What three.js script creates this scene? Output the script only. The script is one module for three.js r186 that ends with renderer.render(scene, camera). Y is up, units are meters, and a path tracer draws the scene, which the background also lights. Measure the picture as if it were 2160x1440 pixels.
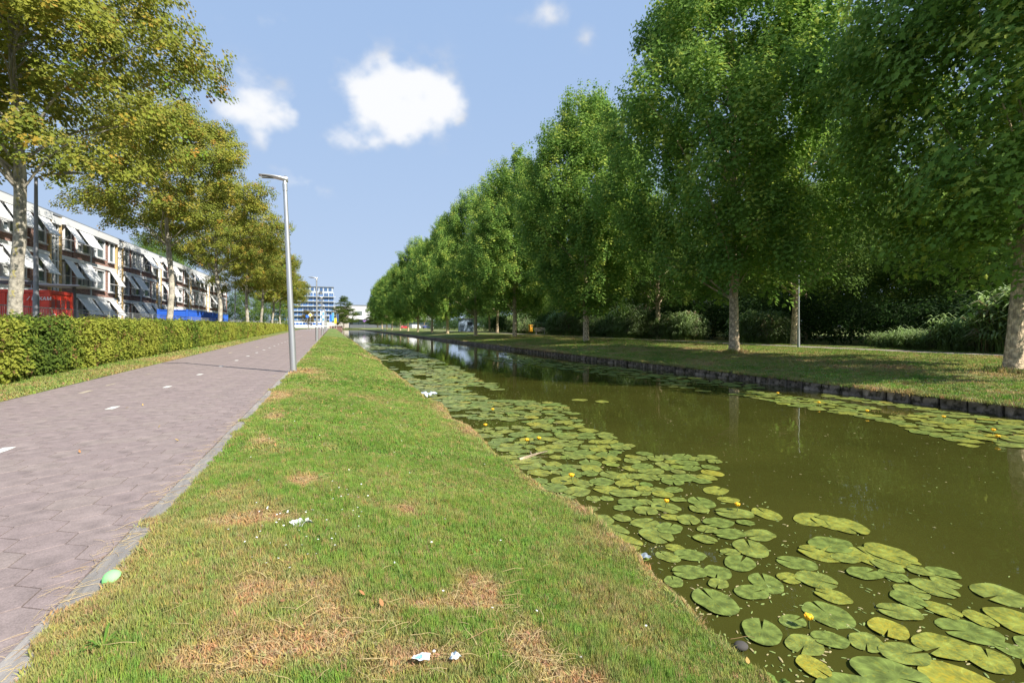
import * as THREE from 'three';
import { mergeGeometries } from 'three/addons/utils/BufferGeometryUtils.js';
import { RoundedBoxGeometry } from 'three/addons/geometries/RoundedBoxGeometry.js';
import { TextGeometry } from 'three/addons/geometries/TextGeometry.js';
import { FontLoader } from 'three/addons/loaders/FontLoader.js';

// World: x to the right across the canal, y up, the canal runs away along -z. F below always means metres forward (z = -F).
const scene = new THREE.Scene();
const YAW = 20.07 * Math.PI / 180;
const camera = new THREE.PerspectiveCamera(2 * Math.atan(720 / 1040) * 180 / Math.PI, 2160 / 1440, 0.1, 4000);
camera.position.set(0, 1.4, 0);
camera.rotation.set(0, -YAW, 0);
camera.setViewOffset(2160, 1440, 0, 33, 2160, 1440);
const renderer = new THREE.WebGLRenderer({ antialias: true });
renderer.toneMapping = THREE.LinearToneMapping;
renderer.toneMappingExposure = 1.9;
renderer.shadowMap.enabled = true;

const SUN_EL = 48 * Math.PI / 180;
const SUN = new THREE.Vector3(0.745 * Math.cos(SUN_EL), Math.sin(SUN_EL), 0.667 * Math.cos(SUN_EL));
const sun = new THREE.DirectionalLight(new THREE.Color(1, 0.94, 0.83), 5);
sun.position.copy(SUN).multiplyScalar(120); sun.target.position.set(0, 0, -30);
sun.castShadow = true; sun.shadow.mapSize.set(4096, 4096);
Object.assign(sun.shadow.camera, { left: -90, right: 90, top: 90, bottom: -90, near: 1, far: 320 });
scene.add(sun, sun.target);

// ---------- small tools ----------
const R = a => a * Math.PI / 180;
const rng = seed => { let a = seed >>> 0; return () => { a = (a + 0x6D2B79F5) | 0; let t = Math.imul(a ^ (a >>> 15), 1 | a); t = (t + Math.imul(t ^ (t >>> 7), 61 | t)) ^ t; return ((t ^ (t >>> 14)) >>> 0) / 4294967296; }; };
const hash = (x, y, z = 0) => { let h = Math.imul(x | 0, 374761393) ^ Math.imul(y | 0, 668265263) ^ Math.imul(z | 0, 1274126177); h = Math.imul(h ^ (h >>> 13), 1274126177); return ((h ^ (h >>> 16)) >>> 0) / 4294967296; };
const sm = t => t * t * (3 - 2 * t), mix = (a, b, t) => a + (b - a) * t, clamp = (x, a = 0, b = 1) => Math.min(b, Math.max(a, x));
const step = (a, b, x) => sm(clamp((x - a) / (b - a)));
function noise(x, y, z = 0) {
  const i = Math.floor(x), j = Math.floor(y), k = Math.floor(z), u = sm(x - i), v = sm(y - j), w = sm(z - k);
  const p = kk => mix(mix(hash(i, j, kk), hash(i + 1, j, kk), u), mix(hash(i, j + 1, kk), hash(i + 1, j + 1, kk), u), v);
  return w === 0 ? p(k) : mix(p(k), p(k + 1), w);
}
function fbm(x, y, z = 0, n = 4) { let s = 0, a = 0.5, t = 0; for (let q = 0; q < n; q++) { s += a * noise(x, y, z); t += a; a *= 0.5; x = x * 2.03 + 7.1; y = y * 2.03 + 3.7; z *= 2.03; } return s / t; }
const tileNoise = (x, y, per, seed) => { const i = Math.floor(x), j = Math.floor(y), u = sm(x - i), v = sm(y - j), m = q => ((q % per) + per) % per; return mix(mix(hash(m(i), m(j), seed), hash(m(i + 1), m(j), seed), u), mix(hash(m(i), m(j + 1), seed), hash(m(i + 1), m(j + 1), seed), u), v); };
const tileFbm = (u, v, per, n, seed) => { let s = 0, a = 0.5, t = 0; for (let q = 0; q < n; q++) { s += a * tileNoise(u * per, v * per, per, seed + q); t += a; a *= 0.55; per *= 2; } return s / t; };
const used = {};
const numbered = n => { const k = used[n] = (used[n] ?? -1) + 1; return k ? n + '_' + String(k).padStart(3, '0') : n; };
function tag(o, label, category, group, kind) { if (label) o.userData.label = label; if (category) o.userData.category = category; if (group) o.userData.group = group; if (kind) o.userData.kind = kind; return o; }
function shade(o) { o.traverse(m => { if (m.isMesh) { m.castShadow = true; m.receiveShadow = true; } }); return o; }
function thing(name, label, category, x = 0, y = 0, F = 0, turn = 0, group) {
  const g = new THREE.Group(); g.name = numbered(name); g.position.set(x, y, -F); g.rotation.y = turn; scene.add(g); return tag(g, label, category, group);
}
function part(name, geo, mat, parent) { const m = new THREE.Mesh(geo, mat); m.name = name; m.castShadow = m.receiveShadow = true; parent.add(m); return m; }
function structure(name, geo, mat, label, category) { const m = part(numbered(name), geo, mat, scene); return tag(m, label, category, null, 'structure'); }
function copyOf(src, name, label, x, y, F, turn, scale = 1) {
  const c = src.clone(); c.name = numbered(name); c.userData = { ...src.userData, label }; c.position.set(x, y, -F); c.rotation.y = turn;
  if (Array.isArray(scale)) c.scale.set(...scale); else c.scale.setScalar(scale);
  scene.add(c); return c;
}
const box = (w, h, d, x = 0, y = 0, z = 0) => new THREE.BoxGeometry(w, h, d).translate(x, y, z);
const cyl = (r0, r1, h, x = 0, y = 0, z = 0, n = 12) => new THREE.CylinderGeometry(r1, r0, h, n).translate(x, y + h / 2, z);
const bar = (a, b, r, n = 6) => { const A = new THREE.Vector3(...a), B = new THREE.Vector3(...b), d = B.clone().sub(A), g = new THREE.CylinderGeometry(r, r, d.length(), n); g.applyQuaternion(new THREE.Quaternion().setFromUnitVectors(new THREE.Vector3(0, 1, 0), d.normalize())); return g.translate((A.x + B.x) / 2, (A.y + B.y) / 2, (A.z + B.z) / 2); };
const merge = list => mergeGeometries(list.map(g => g.index ? g.toNonIndexed() : g));
function fromArrays(pos, uv, idx, col) {
  const g = new THREE.BufferGeometry(); g.setAttribute('position', new THREE.Float32BufferAttribute(pos, 3));
  if (uv) g.setAttribute('uv', new THREE.Float32BufferAttribute(uv, 2));
  if (col) g.setAttribute('color', new THREE.Float32BufferAttribute(col, 3));
  if (idx) g.setIndex(idx); g.computeVertexNormals(); return g;
}
function texture(size, fn, srgb = true, rx = 1, ry = 1, h = size) {
  const d = new Uint8Array(size * h * 4);
  for (let y = 0; y < h; y++) for (let x = 0; x < size; x++) { const c = fn(x / size, y / h), k = 4 * (y * size + x); d[k] = clamp(c[0]) * 255; d[k + 1] = clamp(c[1]) * 255; d[k + 2] = clamp(c[2]) * 255; d[k + 3] = 255; }
  const t = new THREE.DataTexture(d, size, h); t.wrapS = t.wrapT = THREE.RepeatWrapping; t.magFilter = THREE.LinearFilter; t.minFilter = THREE.LinearMipmapLinearFilter; t.generateMipmaps = true;
  if (srgb) t.colorSpace = THREE.SRGBColorSpace; t.repeat.set(rx, ry); t.needsUpdate = true; return t;
}
const grey = v => [v, v, v];
const lin = (r, g, b) => new THREE.Color().setRGB(r, g, b);
const std = (c, rough = 0.8, more = {}) => new THREE.MeshStandardMaterial({ color: c, roughness: rough, ...more });
const leafy = (through = 0.4, rough = 0.75) => new THREE.MeshPhysicalMaterial({ color: 0xffffff, roughness: rough, transmission: through, thickness: 0, ior: 1.4, specularIntensity: 0.25, side: THREE.DoubleSide });
class Copies {                                        // many small copies of one shape, for foliage and grass
  constructor() { this.m = []; this.c = []; this.o = new THREE.Object3D(); }
  add(x, y, z, rx, ry, rz, sx, sy, sz, c) { const o = this.o; o.position.set(x, y, z); o.rotation.set(rx, ry, rz, 'YXZ'); o.scale.set(sx, sy, sz); o.updateMatrix(); for (let i = 0; i < 16; i++) this.m.push(o.matrix.elements[i]); this.c.push(c[0], c[1], c[2]); }
  build(name, geo, mat, parent) {
    const n = this.m.length / 16, im = new THREE.InstancedMesh(geo, mat, n); im.instanceMatrix.array.set(this.m); im.instanceColor = new THREE.InstancedBufferAttribute(new Float32Array(this.c), 3);
    im.name = name; im.userData.kind = 'stuff'; im.castShadow = im.receiveShadow = true; parent.add(im); return im;
  }
}

// ---------- sky: clear summer air with scattered small clouds ----------
{
  const W = 4096, H = 2048, d = new Float32Array(W * H * 4);
  const blobs = [[4.2,24.7,3.3,3.1,1.15],[5.0,22.8,3.1,2.3,1.0],[8.9,25.6,4.3,3.0,1.05],[9.2,23.3,4.5,2.4,1.0],[12.7,24.2,2.4,2.2,1.0],[7.3,21.1,2.6,1.4,0.85],[1.7,25.5,1.5,1.1,0.5],[0.5,19.8,1.5,1.2,0.72],[2.2,19.5,1.3,1.4,0.66],[4.5,19.2,1.1,1.3,0.6],[-9.1,22.4,2.6,2.7,0.85],[-6.7,21.4,3.6,2.2,0.9],[-4.7,22.4,1.9,1.7,0.7],[-2.4,14.7,2.4,1.3,0.7],[-4.7,15.2,2.1,1.3,0.64],[-6.7,18.4,1.6,1.2,0.6],[24.7,32.3,3.4,1.4,0.68],[28.8,30.1,1.7,1.0,0.62],[-10.7,28.4,1.8,0.9,0.62],[-5.8,28.9,1.9,0.8,0.58],[-16.8,25.7,2.6,2.1,0.6]];
  const r = rng(5);
  for (let i = 0; i < 26; i++) { const az = 85 + r() * 240, el = 14 + r() * 44; for (let k = 0; k < 4; k++) blobs.push([az + (r() - 0.5) * 8, el + (r() - 0.5) * 3, 1.5 + r() * 3.2, 1 + r() * 2, 0.45 + r() * 0.7]); }
  const cover = new Float32Array(W * H);
  const turn = (v, m) => ((v % m) + m) % m;
  for (const [az, el, ra, re, s] of blobs) {             // azimuth counts from straight ahead (-z) to the right (+x); columns count atan2(z, x), which is azimuth - 90
    const x0 = Math.floor((az - 90 - 3 * ra) / 360 * W), x1 = Math.ceil((az - 90 + 3 * ra) / 360 * W), y0 = Math.floor((el - 3 * re + 90) / 180 * H), y1 = Math.ceil((el + 3 * re + 90) / 180 * H);
    for (let y = y0; y < y1; y++) for (let x = x0; x < x1; x++) cover[y * W + turn(x + W / 2, W)] += s * Math.exp(-((((x + 0.5) * 360 / W + 90 - az) / ra) ** 2) - (((y + 0.5) / H * 180 - 90 - el) / re) ** 2);
  }
  for (let y = 0; y < H; y++) {
    const el = (y + 0.5) / H * 180 - 90, t = clamp(el / 90), k = Math.pow(1 - t, 3.2), k2 = Math.pow(1 - t, 14);
    const base = el > 0 ? [mix(0.168, 0.285, k) + 0.015 * k2, mix(0.256, 0.36, k) + 0.012 * k2, mix(0.418, 0.478, k)] : [0.16, 0.17, 0.12];
    for (let x = 0; x < W; x++) {
      const i = y * W + x, q = 4 * i; let a = 0, wht = 0.52;
      if (cover[i] > 0.02) {
        const th = ((x + 0.5) / W - 0.5) * 2 * Math.PI, ce = Math.cos(R(el)), X = ce * Math.cos(th) * 26, Y = Math.sin(R(el)) * 34, Z = ce * Math.sin(th) * 26;
        const n = fbm(X, Y, Z, 6), n2 = fbm(X * 0.5 + 9, Y * 0.5, Z * 0.5, 3), c = cover[i];
        a = 0.97 * step(0.15, 1.4, c * 0.82 + (n - 0.5) * 2.1) * clamp(c * 1.5);
        wht = 0.4 + 0.125 * step(0.1, 1.1, c + (n2 - 0.5) * 1.3);
      }
      d[q] = mix(base[0], wht * 0.99, a); d[q + 1] = mix(base[1], wht, a); d[q + 2] = mix(base[2], wht * 1.02, a); d[q + 3] = 1;
    }
  }
  const t = new THREE.DataTexture(d, W, H, THREE.RGBAFormat, THREE.FloatType); t.mapping = THREE.EquirectangularReflectionMapping; t.magFilter = THREE.LinearFilter; t.colorSpace = THREE.LinearSRGBColorSpace; t.needsUpdate = true;
  scene.background = t; scene.environment = t;
}

// ---------- the lie of the land ----------
const WATER = -0.7, WALL_X = 14.7, END_F = 300;
const pathLeft = F => -5.4 - 0.03 * Math.max(F, 0), hedgeFront = F => -6.75 - 0.035 * Math.max(F, 0);
const PATH_RIGHT = -1.3;
const crest = F => 0.3 * (fbm(F * 0.7, 5, 0, 3) - 0.5) + 0.1 * (noise(F * 3.1, 2) - 0.5);
const yLeftBank = (x, F = 0, X = x - crest(F) * step(0.8, 2.1, x)) => X < -1 ? 0 : X < 2.25 ? -0.46 * Math.pow((X + 1) / 3.25, 1.5) : -0.46 - (X - 2.25) * 1.1;
const yRightBank = X => -0.43 + 0.43 * step(14.7, 24, X);
const PATCH = [[-0.33, 2.9, .42, .3], [-0.25, 4.95, .15, .2], [0, 2.5, .3, .2], [0.4, 2.25, .28, .16], [0.85, 2.85, .16, .2], [0.62, 2.68, .3, .13], [0.92, 2.27, .14, .25], [1.0, 2.0, .25, .18], [-.85, 16.3, .6, 1.6], [-.43, 2.45, .3, .25], [-.5, 4.0, .3, .12], [-.75, 6.6, .16, .22], [-.85, 8.4, .14, .3], [.6, 4.2, .3, .2], [-.95, 10.7, .16, .4], [-.3, 1.9, .4, .2]];
function dryAndSunTone(X, F) {                               // 0 green turf, 1 straw
  let v = step(0.5, 0.8, fbm(X * 0.9 + 31, F * 0.55 + 11, 0, 4)) * 0.55 + (fbm(X * 4, F * 4, 3, 3) - 0.52) * 0.9;
  if (X < 5 && X > -1.4) { for (const [px, pf, a, b] of PATCH) v += 1.4 * Math.exp(-(((X - px) / a / 0.85) ** 2) - ((F - pf) / b / 0.85) ** 2) * (0.35 + 1.1 * noise(X * 7, F * 7)); v += 0.6 * step(2.0, 2.35, X) + 0.35 * step(-1.0, -1.25, X); }
  if (X < -5) v += 0.35 * step(-1.1, 0.3, X - pathLeft(F) + 0.7);
  if (X > 14) v += 0.28 * step(0.45, 0.7, fbm(X * 0.25 + 4, F * 0.16, 7, 3)) + 0.1 + 0.3 * step(15.3, 14.8, X);  // the constant straw lift paints the far lawn to look more sunlit
  return clamp(v);
}
const GREEN = [0.14, 0.255, 0.038], GREEN2 = [0.255, 0.365, 0.072], STRAW = [0.47, 0.335, 0.16];
function turfColor(X, F, r = 0.5) { const d = dryAndSunTone(X, F), n = clamp(fbm(X * 0.6, F * 0.6, 9, 3) * 1.6 - 0.3 + (r - 0.5) * 0.5); return [0, 1, 2].map(i => mix(mix(GREEN[i], GREEN2[i], n), STRAW[i], d)); }
const turfMap = texture(512, (u, v) => { const n = tileFbm(u, v, 16, 4, 3), m = tileNoise(u * 180, v * 180, 180, 8); const k = 0.62 + 0.3 * n + 0.2 * (m - 0.5); return [k, k, k * 0.94]; }, true);
const turfBump = texture(512, (u, v) => grey(0.5 * tileFbm(u, v, 40, 3, 5) + 0.5 * tileNoise(u * 220, v * 220, 220, 2)), false);
function turfSheet(xs, Fs, yOf, uvScale = 2.5) {
  const pos = [], uv = [], col = [], idx = [];
  for (const F of Fs) for (const x of xs) { const X = typeof x === 'function' ? x(F) : x; pos.push(X, yOf(X, F), -F); uv.push(X / uvScale, F / uvScale); col.push(...turfColor(X, F)); }
  const n = xs.length; for (let j = 0; j < Fs.length - 1; j++) for (let i = 0; i < n - 1; i++) { const a = j * n + i; idx.push(a, a + 1, a + n, a + 1, a + n + 1, a + n); }
  return fromArrays(pos, uv, idx, col);
}
const range = (a, b, n) => Array.from({ length: n + 1 }, (_, i) => a + (b - a) * i / n);
const spread = (a, b, n, p) => Array.from({ length: n + 1 }, (_, i) => a + (b - a) * Math.pow(i / n, p));
const turfMat = new THREE.MeshStandardMaterial({ map: turfMap, bumpMap: turfBump, bumpScale: 0.02, roughness: 1, vertexColors: true });
{
  // earth: one sheet to the horizon with the canal bed cut in
  const xs = [-1500, -400, -120, -60, -40, -24, -18, -12, -1.2, 2.2, 3.2, 4, 14, 14.6, 15.2, 24, 40, 80, 160, 400, 1500], Fs = [-60, -20, 0, 20, 60, 120, 200, 280, END_F, END_F + 1.5, 340, 420, 600, 1500, 3000];
  const pos = [], uv = [], idx = [];
  for (const F of Fs) for (const X of xs) { const wet = F <= END_F && X > 3 && X < 14.5; pos.push(X, wet ? -1.9 : (X > 2 && X < 15.5 && F <= END_F ? -1.0 : X > 15 ? -0.5 : -0.12), -F); uv.push(X / 2.5, F / 2.5); }
  const n = xs.length; for (let j = 0; j < Fs.length - 1; j++) for (let i = 0; i < n - 1; i++) { const a = j * n + i; idx.push(a, a + 1, a + n, a + 1, a + n + 1, a + n); }
  structure('ground', fromArrays(pos, uv, idx), new THREE.MeshStandardMaterial({ map: turfMap, color: lin(0.13, 0.16, 0.05), roughness: 1 }), 'flat ground of grass and earth reaching to the horizon', 'ground');
}
structure('grass_bank', turfSheet([...range(-1.12, 2.25, 34), 2.33, 2.42, 2.5, 2.6, 2.75], [...range(-1, 14, 150), ...spread(14.1, 120, 120, 1.5), ...range(125, END_F - 4, 12)], yLeftBank), turfMat, 'sloping mown grass bank between the bicycle path and the canal', 'grass bank');
structure('grass_verge', turfSheet([...range(0, 1, 10).map(t => F => mix(hedgeFront(F) - 4.2, pathLeft(F) + 0.03, t))], [...range(-3, 40, 120), ...spread(41, 190, 60, 1.3)], (X, F) => 0.0 + 0.012 * noise(X * 3, F * 3)), turfMat, 'dry grass verge between the bicycle path and the hedge', 'grass verge');
structure('canal_lawn', turfSheet([...range(14.72, 32, 60), 36, 44, 60, 100, 200], [...range(-30, 0, 10), ...range(0.5, 60, 160), ...spread(61, END_F + 25, 60, 1.3)], (X, F) => yRightBank(X) + 0.05 * (fbm(X * 0.3, F * 0.3) - 0.5) * step(14.9, 17, X)), turfMat, 'mown lawn under the trees on the far canal bank', 'lawn');
structure('far_meadow', turfSheet(range(-40, 110, 30), range(END_F - 2, 330, 16), (X, F) => -0.95 + 0.95 * step(END_F - 2, END_F + 7, F), 4), turfMat, 'dry grass slope closing the far end of the canal', 'meadow');
structure('street', new THREE.PlaneGeometry(9.5, 230).rotateX(-Math.PI / 2).translate(-15.6, -0.05, -80), std(lin(0.16, 0.14, 0.13), 0.9), 'grey paved street in front of the brick flats', 'street');
structure('cross_street', new THREE.PlaneGeometry(170, 10).rotateX(-Math.PI / 2).translate(10, 0.02, -336), std(lin(0.17, 0.17, 0.17), 0.9), 'asphalt road crossing beyond the end of the canal', 'road');

// water
{
  const bump = texture(512, (u, v) => grey(0.55 * tileFbm(u, v, 6, 4, 41) + 0.45 * tileFbm(u, v * 2, 14, 3, 77)), false);
  const murk = texture(512, (u, v) => { const n = tileFbm(u, v, 4, 5, 21), k = 0.86 + 0.2 * n, s = tileNoise(u * 200, v * 200, 200, 4) > 0.985 ? 0.25 : 0; return [k + s, k + s, k * 0.9 + s]; });
  const pos = [], uv = [], idx = [];
  [[2.2, 15, -20], [2.2, 15, END_F + 2]].forEach(([a, b, F]) => { for (const X of [a, b]) { pos.push(X, WATER, -F); uv.push(X / 5, F / 5); } });
  idx.push(0, 1, 2, 1, 3, 2);
  structure('canal_water', fromArrays(pos, uv, idx), new THREE.MeshPhysicalMaterial({ color: lin(0.052, 0.053, 0.0135), map: murk, roughness: 0.02, ior: 1.45, specularIntensity: 1, bumpMap: bump, bumpScale: 0.0022 }), 'still murky olive canal water mirroring the trees', 'water');
}

// ---------- bicycle path: hexagonal concrete pavers ----------
const speck = texture(256, (u, v) => { const n = tileFbm(u, v, 6, 5, 61), s = tileNoise(u * 128, v * 128, 128, 9), k = 0.78 + 0.22 * n + 0.16 * (s - 0.5); return [k, k * 0.985, k * 0.98]; });
const speckBump = texture(256, (u, v) => grey(tileFbm(u, v, 50, 3, 19)), false);
const paverTone = [[0.29, 0.238, 0.228], [0.302, 0.248, 0.237], [0.279, 0.228, 0.22], [0.296, 0.246, 0.23], [0.286, 0.232, 0.225]];
const paverMats = paverTone.map(c => new THREE.MeshStandardMaterial({ map: speck, bumpMap: speckBump, bumpScale: 0.0015, color: lin(...c), roughness: 0.88 }));
const path = new THREE.Group(); path.name = 'bicycle_path'; scene.add(path); tag(path, 'mauve bicycle path of hexagonal concrete pavers with white dashes', 'path', null, 'structure');
{
  const S = 0.18, w = S * Math.sqrt(3), gap = 0.0075, r = rng(11);
  const clip = (poly, inside, cut) => { const out = []; for (let i = 0; i < poly.length; i++) { const a = poly[i], b = poly[(i + 1) % poly.length], A = inside(a), B = inside(b); if (A >= 0) out.push(a); if (A * B < 0) { const t = A / (A - B); out.push([mix(a[0], b[0], t), mix(a[1], b[1], t)]); } } return out; };
  function slab(poly, cx, cf, tone, tilt) {            // bevelled slab, 18 to 24 triangles, about its own centre
    const n = poly.length, pos = [], uv = [], col = [], idx = [], ring = (k, y) => poly.forEach(([x, f]) => { const X = cx + (x - cx) * k, Fv = cf + (f - cf) * k; pos.push(X - cx, y + tilt * (X - cx), -(Fv - cf)); uv.push(X * 1.7, Fv * 1.7); if (tone) col.push(...tone); });
    ring(0.991, 0); ring(1, -0.0022); ring(1, -0.03);
    for (let i = 1; i < n - 1; i++) idx.push(0, i, i + 1);
    for (let q = 0; q < 2; q++) for (let i = 0; i < n; i++) { const a = q * n + i, b = q * n + (i + 1) % n; idx.push(a, a + n, b, b, a + n, b + n); }
    const g = fromArrays(pos, uv, idx, tone ? col : null).toNonIndexed(); g.computeVertexNormals(); return g;
  }
  const cells = [], hex = (cx, cf, s) => [0, 1, 2, 3, 4, 5].map(i => { const a = R(30 + 60 * i); return [cx + s * Math.cos(a), cf + s * Math.sin(a)]; });
  for (let row = -2; row * 1.5 * S < 66; row++) for (let c = -26; c < 2; c++) {
    const cf = row * 1.5 * S, cx = PATH_RIGHT + (c + (row & 1) * 0.5) * w;
    let p = hex(cx, cf, S - gap * 0.6).map(([x, f]) => [x, f]);
    p = clip(p, ([x]) => PATH_RIGHT - x); p = clip(p, ([x, f]) => x - pathLeft(f)); if (p.length < 3) continue;
    const area = Math.abs(p.reduce((s, a, i) => { const b = p[(i + 1) % p.length]; return s + a[0] * b[1] - a[1] * b[0]; }, 0)) / 2; if (area < 0.004) continue;
    const mx = p.reduce((s, a) => s + a[0], 0) / p.length, mf = p.reduce((s, a) => s + a[1], 0) / p.length;
    const dep = mf * Math.cos(YAW) + mx * Math.sin(YAW), px = 1080 + 1040 * (mx * Math.cos(YAW) - mf * Math.sin(YAW)) / Math.max(dep, 0.1);
    cells.push({ p, mx, mf, full: p.length === 6 && area > 0.08, show: dep > 0.5 && px > -150 ? 1 / dep : 0, t: Math.floor(r() * 5), y: 0.002 * (r() - 0.5), tilt: (r() - 0.5) * 0.006, v: 0.93 + r() * 0.14 });
  }
  cells.sort((a, b) => b.show - a.show);
  const rest = [];
  cells.forEach((c, i) => {
    if (i < 300) { const m = part(numbered('paver'), slab(c.p, c.mx, c.mf, null, c.tilt), paverMats[c.t], path); m.position.set(c.mx, c.y, -c.mf); }
    else { const t = paverTone[c.t].map(x => x * c.v); rest.push(slab(c.p, c.mx, c.mf, t, c.tilt).translate(c.mx, c.y, -c.mf)); }
  });
  const far = part('far_pavers', merge(rest), new THREE.MeshStandardMaterial({ map: speck, bumpMap: speckBump, bumpScale: 0.0015, vertexColors: true, roughness: 0.88 }), path); far.userData.kind = 'stuff';
  const bed = new THREE.Shape(); bed.moveTo(pathLeft(-2), -2); bed.lineTo(PATH_RIGHT, -2); bed.lineTo(PATH_RIGHT, 190); bed.lineTo(pathLeft(190), 190);
  part('joint_sand', new THREE.ShapeGeometry(bed).rotateX(-Math.PI / 2).translate(0, -0.014, 0), std(lin(0.075, 0.058, 0.045), 1), path);
  const fs = new THREE.Shape(); fs.moveTo(pathLeft(66), 66); fs.lineTo(PATH_RIGHT, 66); fs.lineTo(PATH_RIGHT, 320); fs.lineTo(-6.5, 320); fs.lineTo(pathLeft(190) , 190);
  part('distant_paving', new THREE.ShapeGeometry(fs).rotateX(-Math.PI / 2).translate(0, -0.002, 0), new THREE.MeshStandardMaterial({ map: speck, color: lin(0.3, 0.242, 0.23), roughness: 0.9 }), path);
  // worn thermoplastic dashes
  const paint = new THREE.MeshStandardMaterial({ map: texture(128, (u, v) => { const n = tileFbm(u, v, 8, 4, 5), k = n > 0.66 ? 0.72 : 0.93 - 0.08 * n; return [k, k, k * 0.98]; }), roughness: 0.65, color: lin(0.85, 0.85, 0.84) });
  for (let k = 0; k < 24; k++) {
    const F = 7.15 + k * 3.07, X = -3.42 - 0.009 * F, e = () => (r() - 0.5) * 0.014, sh = new THREE.Shape([[-0.055, -0.155], [0.055, -0.155], [0.058, 0], [0.054, 0.155], [-0.056, 0.155], [-0.058, 0.02]].map(([a, b]) => new THREE.Vector2(a + e(), b + e())));
    part(numbered('lane_dash'), new THREE.ExtrudeGeometry(sh, { depth: 0.004, bevelEnabled: false }).rotateX(-Math.PI / 2).translate(X, 0.003, -F), paint, path);
  }
  // faint old yellow-white streaks on the left side of the path
  const old = std(lin(0.4, 0.34, 0.25), 0.9);
  for (const [x, f, L, a] of [[-4.9, 12.9, 0.5, 0.1], [-4.95, 14.3, 0.55, 0.05], [-5.0, 17, 0.5, 0.03], [-4.95, 29, 0.9, 0.1], [-4.6, 36, 1.2, 0.1]]) part(numbered('worn_mark'), new THREE.PlaneGeometry(a, L).rotateX(-Math.PI / 2).translate(x, 0.004, -f), old, path);
  // kerb stones
  const kg = new RoundedBoxGeometry(0.15, 0.2, 0.985, 1, 0.012), km = [0.3, 0.34, 0.27].map(v => new THREE.MeshStandardMaterial({ map: speck, color: lin(v, v * 0.95, v * 0.89), roughness: 0.92, bumpMap: speckBump, bumpScale: 0.002 }));
  for (let k = -1; k < 70; k++) { const m = part(numbered('kerb_stone'), kg, km[Math.floor(r() * 3)], path); m.position.set(PATH_RIGHT + 0.083 + (r() - 0.5) * 0.008, -0.091 + (r() - 0.5) * 0.008, -(k + 0.5)); m.rotation.y = (r() - 0.5) * 0.008; }
}

// ---------- canal wall ----------
const wall = new THREE.Group(); wall.name = 'canal_wall'; scene.add(wall); tag(wall, 'low canal wall of weathered concrete blocks along the far bank', 'canal wall');
{
  const r = rng(23), vtex = [0, 1, 2].map(s => texture(256, (u, v) => { const n = tileFbm(u, v, 4, 5, 90 + s), m = tileFbm(u, v, 5, 5, 33 + s), k = 0.62 + 0.6 * (n - 0.4), dirt = step(0.45, 0.72, m); return [mix(k, 0.2, dirt * 0.75), mix(k * 0.96, 0.19, dirt * 0.75), mix(k * 0.92, 0.12, dirt * 0.75)]; }));
  const mats = vtex.flatMap(t => [0.5, 0.4].map(v => new THREE.MeshStandardMaterial({ map: t, color: lin(v * 1.08, v * 0.95, v * 0.82), roughness: 0.95 })));
  const geos = [0, 1, 2, 3, 4].map(s => { const g = new RoundedBoxGeometry(0.34, 0.75, 0.63, 2, 0.035), p = g.attributes.position; for (let i = 0; i < p.count; i++) { const x = p.getX(i), y = p.getY(i), z = p.getZ(i), n = (fbm(x * 5 + s * 9, y * 5, z * 5, 3) - 0.5) * 0.08; p.setXYZ(i, x + n, y + n * 0.7, z); } g.computeVertexNormals(); return g; });
  const restGeo = [];
  for (let k = 0, F = 2; F < END_F - 5; k++, F += 0.65) { const zs = 0.9 + 0.18 * r();
    const g = geos[Math.floor(r() * 5)], y = -0.43 - 0.375 + (r() - 0.5) * 0.09, x = WALL_X + 0.16 + (r() - 0.5) * 0.05 + 0.25 * (fbm(F * 0.05, 3) - 0.5), ry = (r() - 0.5) * 0.05;
    if (k < 160) { const m = part(numbered('stone_block'), g, mats[Math.floor(r() * 6)], wall); m.position.set(x, y, -F); m.rotation.set(0, ry, (r() - 0.5) * 0.12); m.scale.set(1, 1, zs); }
    else restGeo.push(g.clone().rotateY(ry).translate(x, y, -F));
  }
  part('distant_blocks', merge(restGeo), mats[0], wall).userData.kind = 'stuff';
}
structure('footpath', turfSheet([F => 28.1 + 0.9 * fbm(F * 0.04, 1), F => 29.8 + 0.9 * fbm(F * 0.04, 1)], range(-20, 170, 120), X => 0.03), new THREE.MeshStandardMaterial({ map: speck, color: lin(0.3, 0.26, 0.23), roughness: 0.95 }), 'narrow pale footpath through the lawn before the reeds', 'footpath');

// ---------- grass blades ----------
const bladeTuft = (n, spreadR, seed, lean = 0.5) => {
  const r = rng(seed), pos = [], idx = [];
  for (let b = 0; b < n; b++) {
    const a = r() * 6.283, d = Math.sqrt(r()) * spreadR, x = Math.cos(a) * d, z = Math.sin(a) * d, t = r() * 6.283, w = 0.05 + r() * 0.05, h = 0.55 + r() * 0.5, l = lean * (0.3 + r()), dx = Math.cos(t), dz = Math.sin(t), lx = Math.cos(t + 1.5 + r() - 0.5) * l, lz = Math.sin(t + 1.5 + r() - 0.5) * l, o = pos.length / 3;
    pos.push(x - dx * w, 0, z - dz * w, x + dx * w, 0, z + dz * w, x + lx * 0.35 - dx * w * 0.8, h * 0.6, z + lz * 0.35 - dz * w * 0.8, x + lx * 0.35 + dx * w * 0.8, h * 0.6, z + lz * 0.35 + dz * w * 0.8, x + lx, h, z + lz);
    idx.push(o, o + 1, o + 2, o + 1, o + 3, o + 2, o + 2, o + 3, o + 4);
  }
  return fromArrays(pos, null, idx);
};
const bladeMat = leafy(0.3, 1);
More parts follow.
